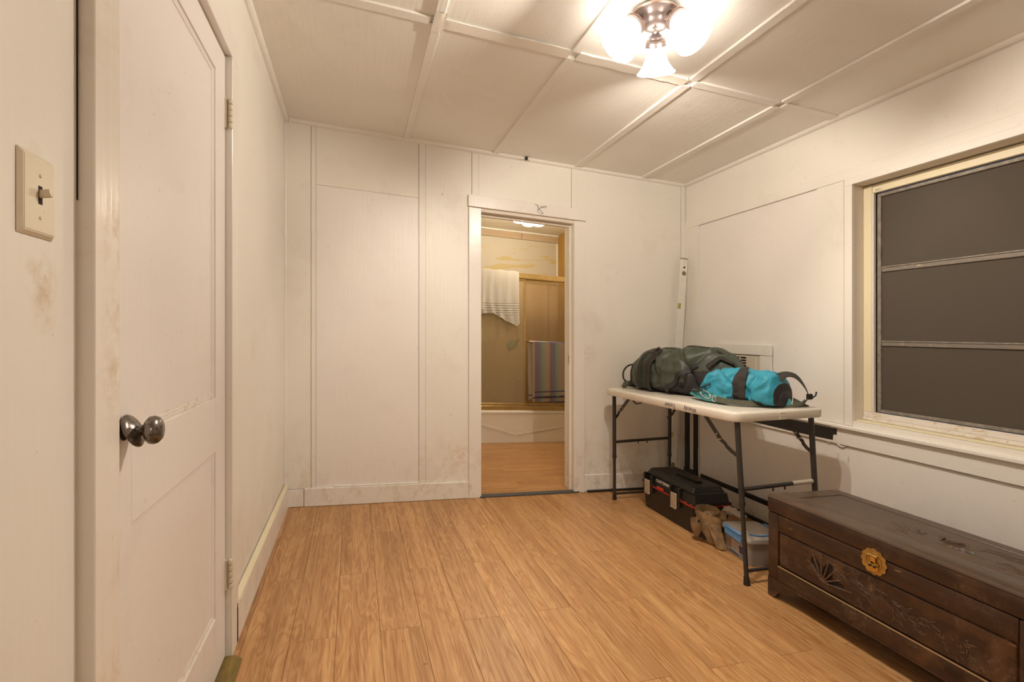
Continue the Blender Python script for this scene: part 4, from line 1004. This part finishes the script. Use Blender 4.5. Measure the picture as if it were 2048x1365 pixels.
obj('flange', bm, M['level'], lv); obj('web_plate', lvb(-.0205, .0205, -.010, .0105, 0, LL), M['level'], lv)
def lvd(t, wv, r, mat, name, h=.0125):
    c = P0+T*t+W_*wv; return obj(name, lathe(bmesh.new(), [(0, h), (r*.9, h), (r, h-.001), (r, .009), (0, .009)], c, S_, 24), mat, lv, smooth=40)
lvd(LL-.070, 0, .008, M['dark'], 'hang_hole'); lvd(LL-.118, 0, .018, M['vial'], 'vial'); lvd(.20, 0, .018, M['vial'], 'vial')
obj('vial', lvb(-.0275, -.012, -.008, .0125, 1.425, 1.470), M['vial_yellow'], lv); obj('vial', lvb(-.0275, -.016, -.008, .0125, .415, .455), M['vial_yellow'], lv)
for w_ in (.0,): obj('end_cap', lvb(-.0275, .0275, -.0135, .0135, LL-.004, LL+.003), M['screen_frame'], lv)

# ------------------------------------------------------------------ toolbox
tbx = thing('toolbox', 'black plastic toolbox with red rim line and two metal latches', 'toolbox', (2.07, 2.77, 0))
X0, X1, Y0, Y1 = 1.932, 2.200, 2.482, 3.030
def taper(x0, x1, y0, y1, z0, z1, i0, i1, bev=.008, mat=M['toolbox'], name='body', par=tbx):
    bm = bmesh.new(); lo = rrect(x0+i0, x1-i0, y0+i0, y1-i0, .014, 3); hi = rrect(x0+i1, x1-i1, y0+i1, y1-i1, .014, 3)
    a = [bm.verts.new((x, y, z0)) for x, y in lo]; b = [bm.verts.new((x, y, z1)) for x, y in hi]; n = len(a)
    for k in range(n): bm.faces.new((a[k], a[(k+1) % n], b[(k+1) % n], b[k]))
    bm.faces.new(a[::-1]); tf = bm.faces.new(b)
    if bev: bmesh.ops.bevel(bm, geom=list(tf.edges), offset=bev, segments=3, affect='EDGES')
    return obj(name, bm, mat, par, smooth=35)
taper(X0, X1, Y0, Y1, .002, .172, .012, .0, .0)
taper(X0, X1, Y0, Y1, .1725, .184, -.008, -.008, .002, name='rim')
taper(X0, X1, Y0, Y1, .1665, .1722, -.009, -.009, 0, M['red'], 'red_band')
lid = taper(X0, X1, Y0, Y1, .1845, .250, .002, .012, .014, name='lid')
taper(X0+.02, X1-.02, Y0+.03, Y1-.03, .240, .276, -.004, .012, .006, name='lid_crown', par=lid)
obj('handle_recess', B(X0+.10, X0+.15, 2.62, 2.80, .2762, .2775, bev=.0), M['dark'], lid)
hd = obj('handle', B(X0+.115, X0+.155, 2.60, 2.82, .2768, .290, bev=.005, seg=2), M['toolbox'], lid)
for yy0 in (2.955, 2.735): pass
for yc in (2.950, 2.655):
    lt = obj('latch', B(X0-.022, X0-.012, yc-.030, yc+.030, .112, .205, bev=.003), M['latch'], tbx); lt['label'] = 'ribbed metal latch'
    for k in range(6): obj('rib', B(X0-.0245, X0-.0215, yc-.026+.009*k, yc-.0225+.009*k, .120, .182, bev=.0006), M['latch'], lt)
    obj('latch_lip', B(X0-.026, X0-.010, yc-.027, yc+.027, .108, .118, bev=.002), M['steel'], lt)
    for s_ in (-1, 1): obj('latch_guard', B(X0-.016, X0+.010, yc+s_*.044-.008, yc+s_*.044+.008, .125, .245, bev=.003), M['toolbox'], tbx)
obj('red_tab', B(X0-.0125, X0-.006, 2.775, 2.845, .176, .190, bev=.001), M['red'], tbx)
for yy0 in (2.49, 2.54, 2.60, 2.89): obj('red_mark', B(X0-.0095, X0-.006, yy0, yy0+.014, .178, .183), M['red'], tbx)
o = obj('writing', text_bm('CRAFTSMAN', .027, basis((X0-.0006, 2.795, .222), (0, -1, 0), (.14, 0, .99), (-1, 0, .14))), M['silver_text'], tbx, recalc=False); o['label'] = 'silver lettering on the lid'

# ------------------------------------------------------------------ suede tool pouch
po = thing('tool_pouch', 'tan suede tool belt pouch slumped against the toolbox', 'pouch', (1.97, 2.37, 0))
def pouch(name, c, w_, dpt, z0, z1, ang, seed, mat=M['suede'], sag=.02, narrow=.6, open_=True):
    bm = bmesh.new(); n, m_ = 40, 26; rows = []
    ca_, sa_ = math.cos(ang), math.sin(ang)
    for j in range(m_+1):
        v = j/m_; k = (narrow+(1-narrow)*math.sin(min(1, v*1.15)*PI/2)) if v > .04 else narrow*.8
        r = []
        for i_ in range(n):
            a = 2*PI*i_/n; x, y = math.cos(a)*w_/2*k, math.sin(a)*dpt/2*k
            nz = noise.noise((x*22+seed, y*22, v*3)); x *= 1+.14*nz; y *= 1+.2*nz
            z = z0+(z1-z0)*v-(sag*math.sin(a)*-1*v**3 if open_ else 0)
            r.append(bm.verts.new((c[0]+x*ca_-y*sa_, c[1]+x*sa_+y*ca_, z)))
        rows.append(r)
    for a, b in zip(rows, rows[1:]):
        for i_ in range(n): bm.faces.new((a[i_], a[(i_+1) % n], b[(i_+1) % n], b[i_]))
    bm.faces.new(rows[0][::-1])
    bmesh.ops.solidify(bm, geom=bm.faces[:], thickness=.004)
    return obj(name, bm, mat, po, smooth=60)
pouch('main_pocket', (1.950, 2.360), .13, .07, .003, .165, -1.15, 2., sag=-.01, narrow=.62)
pouch('small_pocket', (1.895, 2.412), .070, .055, .030, .125, -.9, 7., sag=.006, narrow=.45)
pouch('upper_pocket', (1.968, 2.405), .14, .09, .105, .185, -1.0, 5., sag=.012, narrow=.92)
def panelcloth(name, P4, mat, seed, amp=.006, nx=24, ny=18, th=.004):
    a, b, c, d_ = [Vector(p) for p in P4]; bm = bmesh.new(); rows = []
    nrm = (b-a).cross(d_-a).normalized()
    for j in range(ny+1):
        r = []
        for i_ in range(nx+1):
            u, v = i_/nx, j/ny; p = a.lerp(b, u).lerp(d_.lerp(c, u), v)+nrm*amp*(noise.noise((u*3, v*3, seed))*1.6+math.sin(u*PI)*1.2)
            r.append(bm.verts.new(p))
        rows.append(r)
    for a_, b_2 in zip(rows, rows[1:]):
        for i_ in range(nx): bm.faces.new((a_[i_], a_[i_+1], b_2[i_+1], b_2[i_]))
    bmesh.ops.solidify(bm, geom=bm.faces[:], thickness=th); return obj(name, bm, mat, po, smooth=60)
panelcloth('leg_flap', [(1.930, 2.285, .004), (1.975, 2.255, .004), (1.965, 2.30, .125), (1.915, 2.345, .125)], M['suede'], 4., .008)
panelcloth('belt_flap', [(1.915, 2.355, .120), (2.045, 2.335, .135), (2.055, 2.35, .185), (1.925, 2.385, .180)], M['suede'], 6., .010)
panelcloth('inner_lining', [(1.905, 2.405, .03), (1.945, 2.345, .01), (1.95, 2.37, .12), (1.91, 2.42, .12)], M['suede_dark'], 3.)
for k, (y_, z_) in enumerate(((.0, .128), (.0, .134))):
    obj('stitching', tube(bmesh.new(), [Vector((1.912, 2.352, z_-.004)).lerp(Vector((2.042, 2.330, z_+.012)), t/12)+Vector((-.006, -.006, -.010*math.sin(t/12*PI))) for t in range(13)], .0012, 6), M['canvas'], po, smooth=60)
gl = thing('work_glove', 'pale cloth glove lying on the tan tool pouch', 'glove', (2.12, 2.38, .13))
bm = bmesh.new(); bmesh.ops.create_icosphere(bm, subdivisions=4, radius=1)
for v in bm.verts: d_ = 1+.3*noise.noise(v.co*1.8+Vector((4, 0, 0))); v.co = Vector((2.115+v.co.x*.045*d_, 2.39+v.co.y*.040*d_, .168+v.co.z*.024*d_))
obj('palm', bm, M['canvas'], gl, smooth=180)
for k in range(3): obj('finger', tube(bmesh.new(), [(2.10+.018*k, 2.36, .172), (2.105+.018*k, 2.325, .170), (2.11+.02*k, 2.30, .163)], [.012, .011, .008], 10), M['canvas'], gl, smooth=60)
# dark shoe-like bundle behind the bin
bg = thing('cable_coil', 'black cable coil on the floor between bin and wall', 'cable', (2.36, 2.36, 0))
pts = [(2.36+(.085-.006*(t//24))*math.cos(t*2*PI/24), 2.36+(.11-.006*(t//24))*math.sin(t*2*PI/24), .010+.0085*(t/24)) for t in range(24*5)]
obj('cable', tube(bmesh.new(), pts, .008, 8), M['web_black'], bg, smooth=60)

# ------------------------------------------------------------------ storage bin
bn = thing('storage_box', 'small translucent plastic storage box with blue clips and a printed label', 'storage box', (2.06, 2.19, 0))
X0, X1, Y0, Y1 = 1.945, 2.165, 2.060, 2.318
bm = bmesh.new(); a = [bm.verts.new((x, y, .002)) for x, y in rrect(X0+.014, X1-.014, Y0+.012, Y1-.012, .022, 5)]; b = [bm.verts.new((x, y, .128)) for x, y in rrect(X0+.006, X1-.006, Y0+.005, Y1-.005, .026, 5)]; n = len(a)
for k in range(n): bm.faces.new((a[k], a[(k+1) % n], b[(k+1) % n], b[k]))
bm.faces.new(a[::-1]); obj('tub', bm, M['box'], bn, smooth=40)
for k in range(5): obj('side_rib', B(X0+.009, X0+.012, Y1-.035-.008*k, Y1-.032-.008*k, .01, .120), M['box'], bn)
bm = bmesh.new(); lps = []
for ins, z in ((0, .120), (-.004, .122), (-.005, .136), (-.002, .143), (.008, .146), (.016, .144), (.020, .1455)): lps.append([bm.verts.new((x, y, z)) for x, y in rrect(X0+ins, X1-ins, Y0+ins, Y1-ins, .03, 5)])
for a, b in zip(lps, lps[1:]):
    for k in range(n): bm.faces.new((a[k], a[(k+1) % n], b[(k+1) % n], b[k]))
bm.faces.new(lps[-1]); bm.faces.new(lps[0][::-1]); ld_ = obj('lid', bm, M['lid'], bn, smooth=40)
obj('raised_panel', prism(bmesh.new(), rrect(X0+.045, X1-.04, Y0+.05, Y1-.04, .05, 6), 'z', .1456, .1485, bev=.001), M['lid'], ld_, smooth=40)
arc = [(X0+.065+.012*math.sin(t*9), Y0+.050+.0, 0) for t in (0,)]
bm = bmesh.new(); pts = [(X0+.045, Y0+.062, .1495), (X0+.065, Y0+.040, .1495), (X0+.10, Y0+.034, .1495), (X0+.135, Y0+.042, .1495), (X0+.165, Y0+.062, .1500), (X0+.180, Y0+.085, .1500)]
ribbon(bm, pts, (0, 0, 1), .012, .003); obj('handle', bm, M['blue_clip'], ld_, smooth=40)
for x, s_ in ((X0-.006, -1), (X1+.006, 1)):
    c_ = obj('clip', B(min(x, x+s_*.006), max(x, x+s_*.006), Y0+.055, Y1-.050, .104, .146, bev=.002), M['blue_clip'], bn); obj('clip_top', B(x-.012 if s_ < 0 else x-.006, x+.006 if s_ < 0 else x+.012, Y0+.055, Y1-.050, .1465, .150, bev=.001), M['blue_clip'], c_)
def lb(y0, y1, z0, z1, dx, mat, name='label_print'):
    def P(y, z): return Vector((X0+.0135-.0065*(z/.126)-dx, y, z))
    bm = bmesh.new(); vs = [bm.verts.new(P(y, z)) for y, z in ((y0, z0), (y1, z0), (y1, z1), (y0, z1))]; bm.faces.new(vs)
    bmesh.ops.solidify(bm, geom=bm.faces[:], thickness=.0004); return obj(name, bm, mat, bn)
lb(2.110, 2.250, .012, .082, .0016, M['label_white'], 'paper_label')
lb(2.232, 2.2495, .030, .0815, .0022, M['label_orange']); lb(2.160, 2.2495, .0125, .022, .0022, M['label_blue']); lb(2.112, 2.158, .034, .074, .0022, M['label_purple'])
for k in range(9): lb(2.116+.0042*k, 2.1178+.0042*k, .015, .028, .0022, M['ink'])
for k in range(4): lb(2.170, 2.225-.008*(k % 2), .034+.010*k, .037+.010*k, .0022, M['ac'])
for k in range(3): obj('lid_print', B(X0+.07, X0+.075, Y0+.10+.02*k, Y0+.115+.02*k, .1486, .1490), M['screen_frame'], ld_)

def turn(root, piv, ang):
    m = Matrix.Translation((piv[0], piv[1], 0)) @ Matrix.Rotation(ang, 4, 'Z') @ Matrix.Translation((-piv[0], -piv[1], 0)); rt = m.to_3x3().to_4x4()
    fam = [o for o in WPOS if o is root or o.parent is root or (o.parent and o.parent.parent is root)]
    for o in fam:
        if o.type == 'MESH': o.data.transform(rt)
        WPOS[o] = m @ WPOS[o]
    for o in fam: o.location = WPOS[o]-(WPOS[o.parent] if o.parent else Vector())
turn(bn, (1.955, 2.075), math.radians(-10))
# ------------------------------------------------------------------ carved chest
ch = thing('blanket_chest', 'dark carved wooden chest with a round brass lock', 'chest', (2.03, 1.33, 0))
CX0, CX1, CY0_, CY1_ = 1.822, 2.243, .862, 1.818
# body shell: front face is built of frame pieces and a recessed relief panel
PZ0, PZ1, PY0, PY1 = .156, .314, .912, 1.762
def chp(name, x0, x1, y0, y1, z0, z1, mat=M['chest'], bev=.003, par=ch): return obj(name, B(x0, x1, y0, y1, z0, z1, bev=bev, seg=2), mat, par, smooth=35)
def cbox(name, x0, x1, y0, y1, z0, z1, mat, seg, bev=.008):
    bm = B(x0, x1, y0, y1, z0, z1); return bm
chp('front_stile', CX0, CX0+.025, PY1, CY1_, .090, .388, M['chest'], .006); chp('front_stile', CX0, CX0+.025, CY0_, PY0, .090, .388, M['chest'], .006)
chp('top_rail', CX0, CX0+.025, PY0, PY1, PZ1, .388, M['chest'], .004); chp('bottom_rail', CX0, CX0+.025, PY0, PY1, .090, PZ0, M['chest_worn'], .002)
chp('rail_edge', CX0-.0008, CX0+.004, PY0, PY1, PZ0-.0028, PZ0+.0002, M['chest_edge_light'], 0)['label'] = 'pale line below the panel, painted as its lit bevel'
chp('body', CX0+.026, CX1, CY0_+.0005, CY1_-.0005, .0815, .388, M['chest'], .004)
# apron with bracket feet
n = 40; pr = []
def bot(t):   # t distance from the end
    return interp([(0, .004), (.035, .004), (.045, .020), (.060, .036), (.075, .040), (.085, .050), (.115, .064), (.16, .078), (.30, .083)], t)
pts = []
for k in range(n+1):
    y = CY1_-(CY1_-CY0_)*k/n; 
ys = sorted(set([CY0_+t for t in (0, .035, .045, .05, .06, .07, .08, .09, .1, .12, .14, .18, .24, .30)]+[CY1_-t for t in (0, .035, .045, .05, .06, .07, .08, .09, .1, .12, .14, .18, .24, .30)]))
low = [(y, bot(min(y-CY0_, CY1_-y))) for y in ys]
obj('apron', prism(bmesh.new(), low+[(CY1_, .0895), (CY0_, .0895)], 'x', CX0, CX0+.022), M['chest_worn'], ch)
xs_ = [CX0, CX0+.04, CX0+.06, CX0+.1, CX1-.1, CX1-.06, CX1-.04, CX1]
xs_[0] = CX0+.0225
for y in (CY1_-.022, CY0_): obj('side_apron', prism(bmesh.new(), [(x, bot(min(x-CX0, CX1-x))) for x in xs_]+[(CX1, .081), (CX0+.0225, .081)], 'y', y, y+.022), M['chest'], ch)
for x in (CX0+.030, CX1-.03):
    for y in (CY1_-.030, CY0_+.030):
        bm = bmesh.new(); bmesh.ops.create_uvsphere(bm, u_segments=14, v_segments=10, radius=.013)
        for v in bm.verts: v.co += Vector((x-.008 if x < 2 else x, y, .0135))
        obj('ball_foot', bm, M['chest'], ch, smooth=180)
# relief panels as height fields
def fan(cx_, cy_, rods, length, spread0, spread1, asp=1.):
    """returns f(u,v)->height for a carved bamboo fan with its foot at (cx_,cy_)"""
    R_ = []
    for k in range(rods):
        a = spread0+(spread1-spread0)*k/(rods-1); l_ = length*(.62+.38*abs(math.sin(k*1.7+.6)))*(1.0 if k < rods-2 else 1.15)
        R_.append((a, l_))
    def f(u, v):
        dx, dy = u-cx_, (v-cy_); r = math.hypot(dx, dy); a = math.atan2(dy, dx)
        if r > length*1.25 or r < .004: return 0
        lo, hi = min(spread0, spread1)-.12, max(spread0, spread1)+.10
        h_ = 0.
        if lo < a < hi:
            lim = length*(.80+.18*math.sin(a*7)); h_ = -.0062*sm(lim, lim-.012, r)*sm(0, .10, a-lo)*sm(0, .10, hi-a)
        for (ra, rl) in R_:
            d_ = abs(a-ra)*r
            if r < rl*1.1 and abs(a-ra) < 1:
                node = .0008*math.exp(-(((r*55) % 1-.5)/.12)**2)
                wd = .0036
                if d_ < wd*1.5: h_ = max(h_, -.0062+(.0075+node)*math.sqrt(max(0, 1-(d_/(wd*1.35))**2)))
        return h_
    return f
random.seed(21)
def leaves(cx_, cy_, rx, ry, n, base_a, sp_, ln=.035):
    out = []
    for k in range(n):
        x = cx_+rx*(random.random()*2-1); y = cy_+ry*(random.random()*2-1); a = base_a+sp_*(random.random()*2-1); l_ = ln*(.5+random.random()*.8)
        out.append((x, y, math.cos(a), math.sin(a), l_))
    def f(u, v):
        h_ = 0.
        for x, y, c, s_, l_ in out:
            dx, dy = u-x, v-y
            if abs(dx) > l_ or abs(dy) > l_: continue
            t = dx*c+dy*s_
            if 0 < t < l_:
                d_ = abs(-dx*s_+dy*c); w_ = .0022*math.sin(PI*t/l_)+.0006
                if d_ < w_*1.8: h_ = max(h_, .0014*(1-d_/(w_*1.8))) if d_ < w_ else min(h_, -.0009)
        return h_
    return f
def hfield(u0, u1, v0, v1, step, fs, to3, edge=None, lo=-.0030, hi=.0007):
    nu, nv = int((u1-u0)/step), int((v1-v0)/step); bm = bmesh.new(); rows = []; hs = {}
    for i_ in range(nu+1):
        r = []
        for j in range(nv+1):
            u, v = u0+(u1-u0)*i_/nu, v0+(v1-v0)*j/nv
            h_ = sum(f(u, v) for f in fs); hh = h_
            if edge: h_ += edge(u, v)
            v_ = bm.verts.new(to3(u, v, h_)); hs[v_] = hh; r.append(v_)
        rows.append(r)
    for a, b in zip(rows, rows[1:]):
        for j in range(nv):
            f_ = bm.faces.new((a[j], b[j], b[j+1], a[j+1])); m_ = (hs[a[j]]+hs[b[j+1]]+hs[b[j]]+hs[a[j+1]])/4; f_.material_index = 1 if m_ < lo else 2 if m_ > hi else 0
    return bm
# front: u runs from the far end (left in view) to the near end; u = PY1 - y
e_ = lambda u, v: -.007*(1-sm(0, .010, min(u, PY1-PY0-u, v-PZ0, PZ1-v)))
fs = [fan(PY1-1.545, .187, 7, .105, 2.35, .15), leaves(.30, .262, .06, .012, 14, -.35, .25, .06), leaves(.45, .25, .10, .02, 16, -.55, .5, .06), leaves(.56, .225, .07, .03, 30, -.6, 1.4), leaves(.68, .215, .05, .03, 20, -.7, 1.0), leaves(.17, .235, .02, .03, 10, 2.2, .5, .03)]
bm = hfield(0, PY1-PY0, PZ0, PZ1, .0019, fs, lambda u, v, h_: (CX0+.004-h_, PY1-u, v), e_)
o = obj('front_panel', bm, [M['chest_worn'], M['chest_recess_shade'], M['chest_cane_light']], ch, smooth=60); o['label'] = 'panel carved with a fan of bamboo canes and leaves'
# lid
lidp = obj('lid', B(CX0-.001, CX1, CY0_-.001, CY1_+.001, .3905, .452, bev=.004, seg=2), M['chest'], ch, smooth=35)
LU0, LU1, LV0, LV1 = CX0+.108, CX1-.058, CY0_+.072, CY1_-.072
for a in ((CX0-.001, LU0, CY0_-.001, CY1_+.001), (LU1, CX1, CY0_-.001, CY1_+.001), (LU0, LU1, LV1, CY1_+.001), (LU0, LU1, CY0_-.001, LV0)):
    pass
bm = bmesh.new()
prof_l = [(CX0-.001, .4525), (CX0-.001, .456), (CX0+.003, .4625), (CX0+.010, .4655), (LU0-.006, .4655), (LU0-.001, .4625), (LU0-.001, .4525)]
prism(bm, prof_l, 'y', CY0_-.001, CY1_+.001); obj('lid_rail', bm, M['chest_top'], lidp, smooth=35)
obj('lid_rail', B(LU1, CX1, CY0_-.001, CY1_+.001, .4525, .4655, bev=.003), M['chest_top'], lidp)
obj('lid_rail', B(LU0-.0005, LU1-.0005, LV1, CY1_+.001, .4525, .4655, bev=.003), M['chest_top'], lidp); obj('lid_rail', B(LU0-.0005, LU1-.0005, CY0_-.001, LV0, .4525, .4655, bev=.003), M['chest_top'], lidp)
# u = LV1 - y (distance from far end), v = LU1 - x... carved motif near the middle of the lid
W = LU1-LU0; Ln = LV1-LV0
e2 = lambda u, v: -.0055*(1-sm(0, .008, min(u, Ln-u, v, W-v)))
fs = [fan(LV1-1.235, .070, 7, .115, 1.9, .05), leaves(LV1-1.10, .17, .08, .02, 14, .25, .4, .06), leaves(LV1-1.33, .07, .05, .05, 12, 2.6, .6, .05), leaves(LV1-1.02, .08, .05, .04, 14, .0, .5, .05)]
bm = hfield(0, Ln, 0, W, .0024, fs, lambda u, v, h_: (LU0+v, LV1-u, .4635+h_), e2)
o = obj('lid_panel', bm, [M['chest_top'], M['chest_recess_shade'], M['chest_cane_light']], lidp, smooth=60); o['label'] = 'dusty lid panel carved with bamboo'
# lock
LYc, LZc = 1.326, .369
lk = obj('lock_plate', prism(bmesh.new(), [((.0430+.0050*abs(math.cos(6*t)))*math.cos(t)+LYc, (.0430+.0050*abs(math.cos(6*t)))*math.sin(t)+LZc) for t in [k*2*PI/144 for k in range(144)]], 'x', CX0-.0015, CX0-.0045), M['brass'], ch); lk['label'] = 'scalloped round brass plate'
obj('plate_ring', lathe(bmesh.new(), [(.030, .0), (.030, .0018), (.027, .0018), (.027, 0)], (CX0-.0045, LYc, LZc), (-1, 0, 0), 40), M['brass'], lk)
def lobes(t): return .0165+.0035*abs(math.cos(2.5*t+.3))
hp = obj('hasp', prism(bmesh.new(), [(lobes(t)*math.cos(t)+LYc-.002, lobes(t)*.9*math.sin(t)+LZc-.016) for t in [k*2*PI/90 for k in range(90)]], 'x', CX0-.0055, CX0-.012), M['brass2'], lk); hp['label'] = 'bright yellow lobed hasp'
obj('hasp_neck', B(CX0-.012, CX0-.006, LYc-.010, LYc+.007, LZc-.006, LZc+.022, bev=.001), M['brass2'], hp)
obj('hinge_pin', tube(bmesh.new(), [(CX0-.010, LYc-.017, LZc+.022), (CX0-.010, LYc+.017, LZc+.022)], .0045, 10), M['brass'], hp, smooth=50)
for dy in (-.008, .009): obj('pin', lathe(bmesh.new(), [(0, .008), (.004, .007), (.005, .004), (.0045, 0)], (CX0-.012, LYc-.002+dy, LZc-.014+.0), (-1, 0, 0), 14), M['pin'], hp, smooth=50)

# ------------------------------------------------------------------ small things
wt = thing('wire_loops', 'thin tangled wire hanging on the doorway header', 'wire', (1.284, D-.022, 2.06))
pts = [(1.245, 2.112), (1.262, 2.108), (1.275, 2.085), (1.262, 2.070), (1.270, 2.055), (1.300, 2.045), (1.310, 2.054), (1.290, 2.066), (1.272, 2.090), (1.262, 2.102)]
pts2 = [(1.268, 2.066), (1.285, 2.086), (1.305, 2.102), (1.335, 2.108), (1.330, 2.096), (1.300, 2.094), (1.285, 2.10)]
for ps in (pts, pts2):
    q_ = [Vector((x, D-.0235-.002*math.sin(k), zz_)) for k, (x, zz_) in enumerate(ps)]; r_ = []
    for k in range(len(q_)-1):
        for f in range(6): r_.append(q_[k].lerp(q_[k+1], f/6))
    r_.append(q_[-1])
    for _ in range(4): r_ = [r_[0]]+[(r_[i_-1]+r_[i_]*2+r_[i_+1])/4 for i_ in range(1, len(r_)-1)]+[r_[-1]]
    obj('wire_strand', tube(bmesh.new(), r_, .0011, 6), M['wire'], wt, smooth=60)
hk = thing('ceiling_hook', 'small dark metal hook at the ceiling edge above the doorway', 'hook', (1.175, D-.03, H-.02))
obj('hook_base', B(1.165, 1.185, D-.040, D-.022, H-.022, H-.001, bev=.002), M['web_black'], hk); obj('hook_pin', tube(bmesh.new(), [(1.135, D-.030, H-.016), (1.205, D-.030, H-.018)], .003, 8), M['trim'], hk, smooth=50)
nl = thing('wall_nail', 'tiny nail in the white wall left of the doorway', 'nail', (.573, D-.001, 2.093))
obj('nail_shank', tube(bmesh.new(), [(.573, D+.002, 2.090), (.575, D-.010, 2.100)], .0015, 6), M['wire'], nl)
cr = [(1.385, 2.03)]

# ------------------------------------------------------------------ the house leans: its floor, walls' horizontals and what stands on the floor follow the slope
done = set()
for o in list(WPOS):
    if o in LEVEL: continue
    l_ = o.location; l_.z -= SLOPE*(RX*l_.x+RY*l_.y)
    if o.type == 'MESH' and o.data.name not in done:
        done.add(o.data.name)
        for v in o.data.vertices: v.co.z -= SLOPE*(RX*v.co.x+RY*v.co.y)
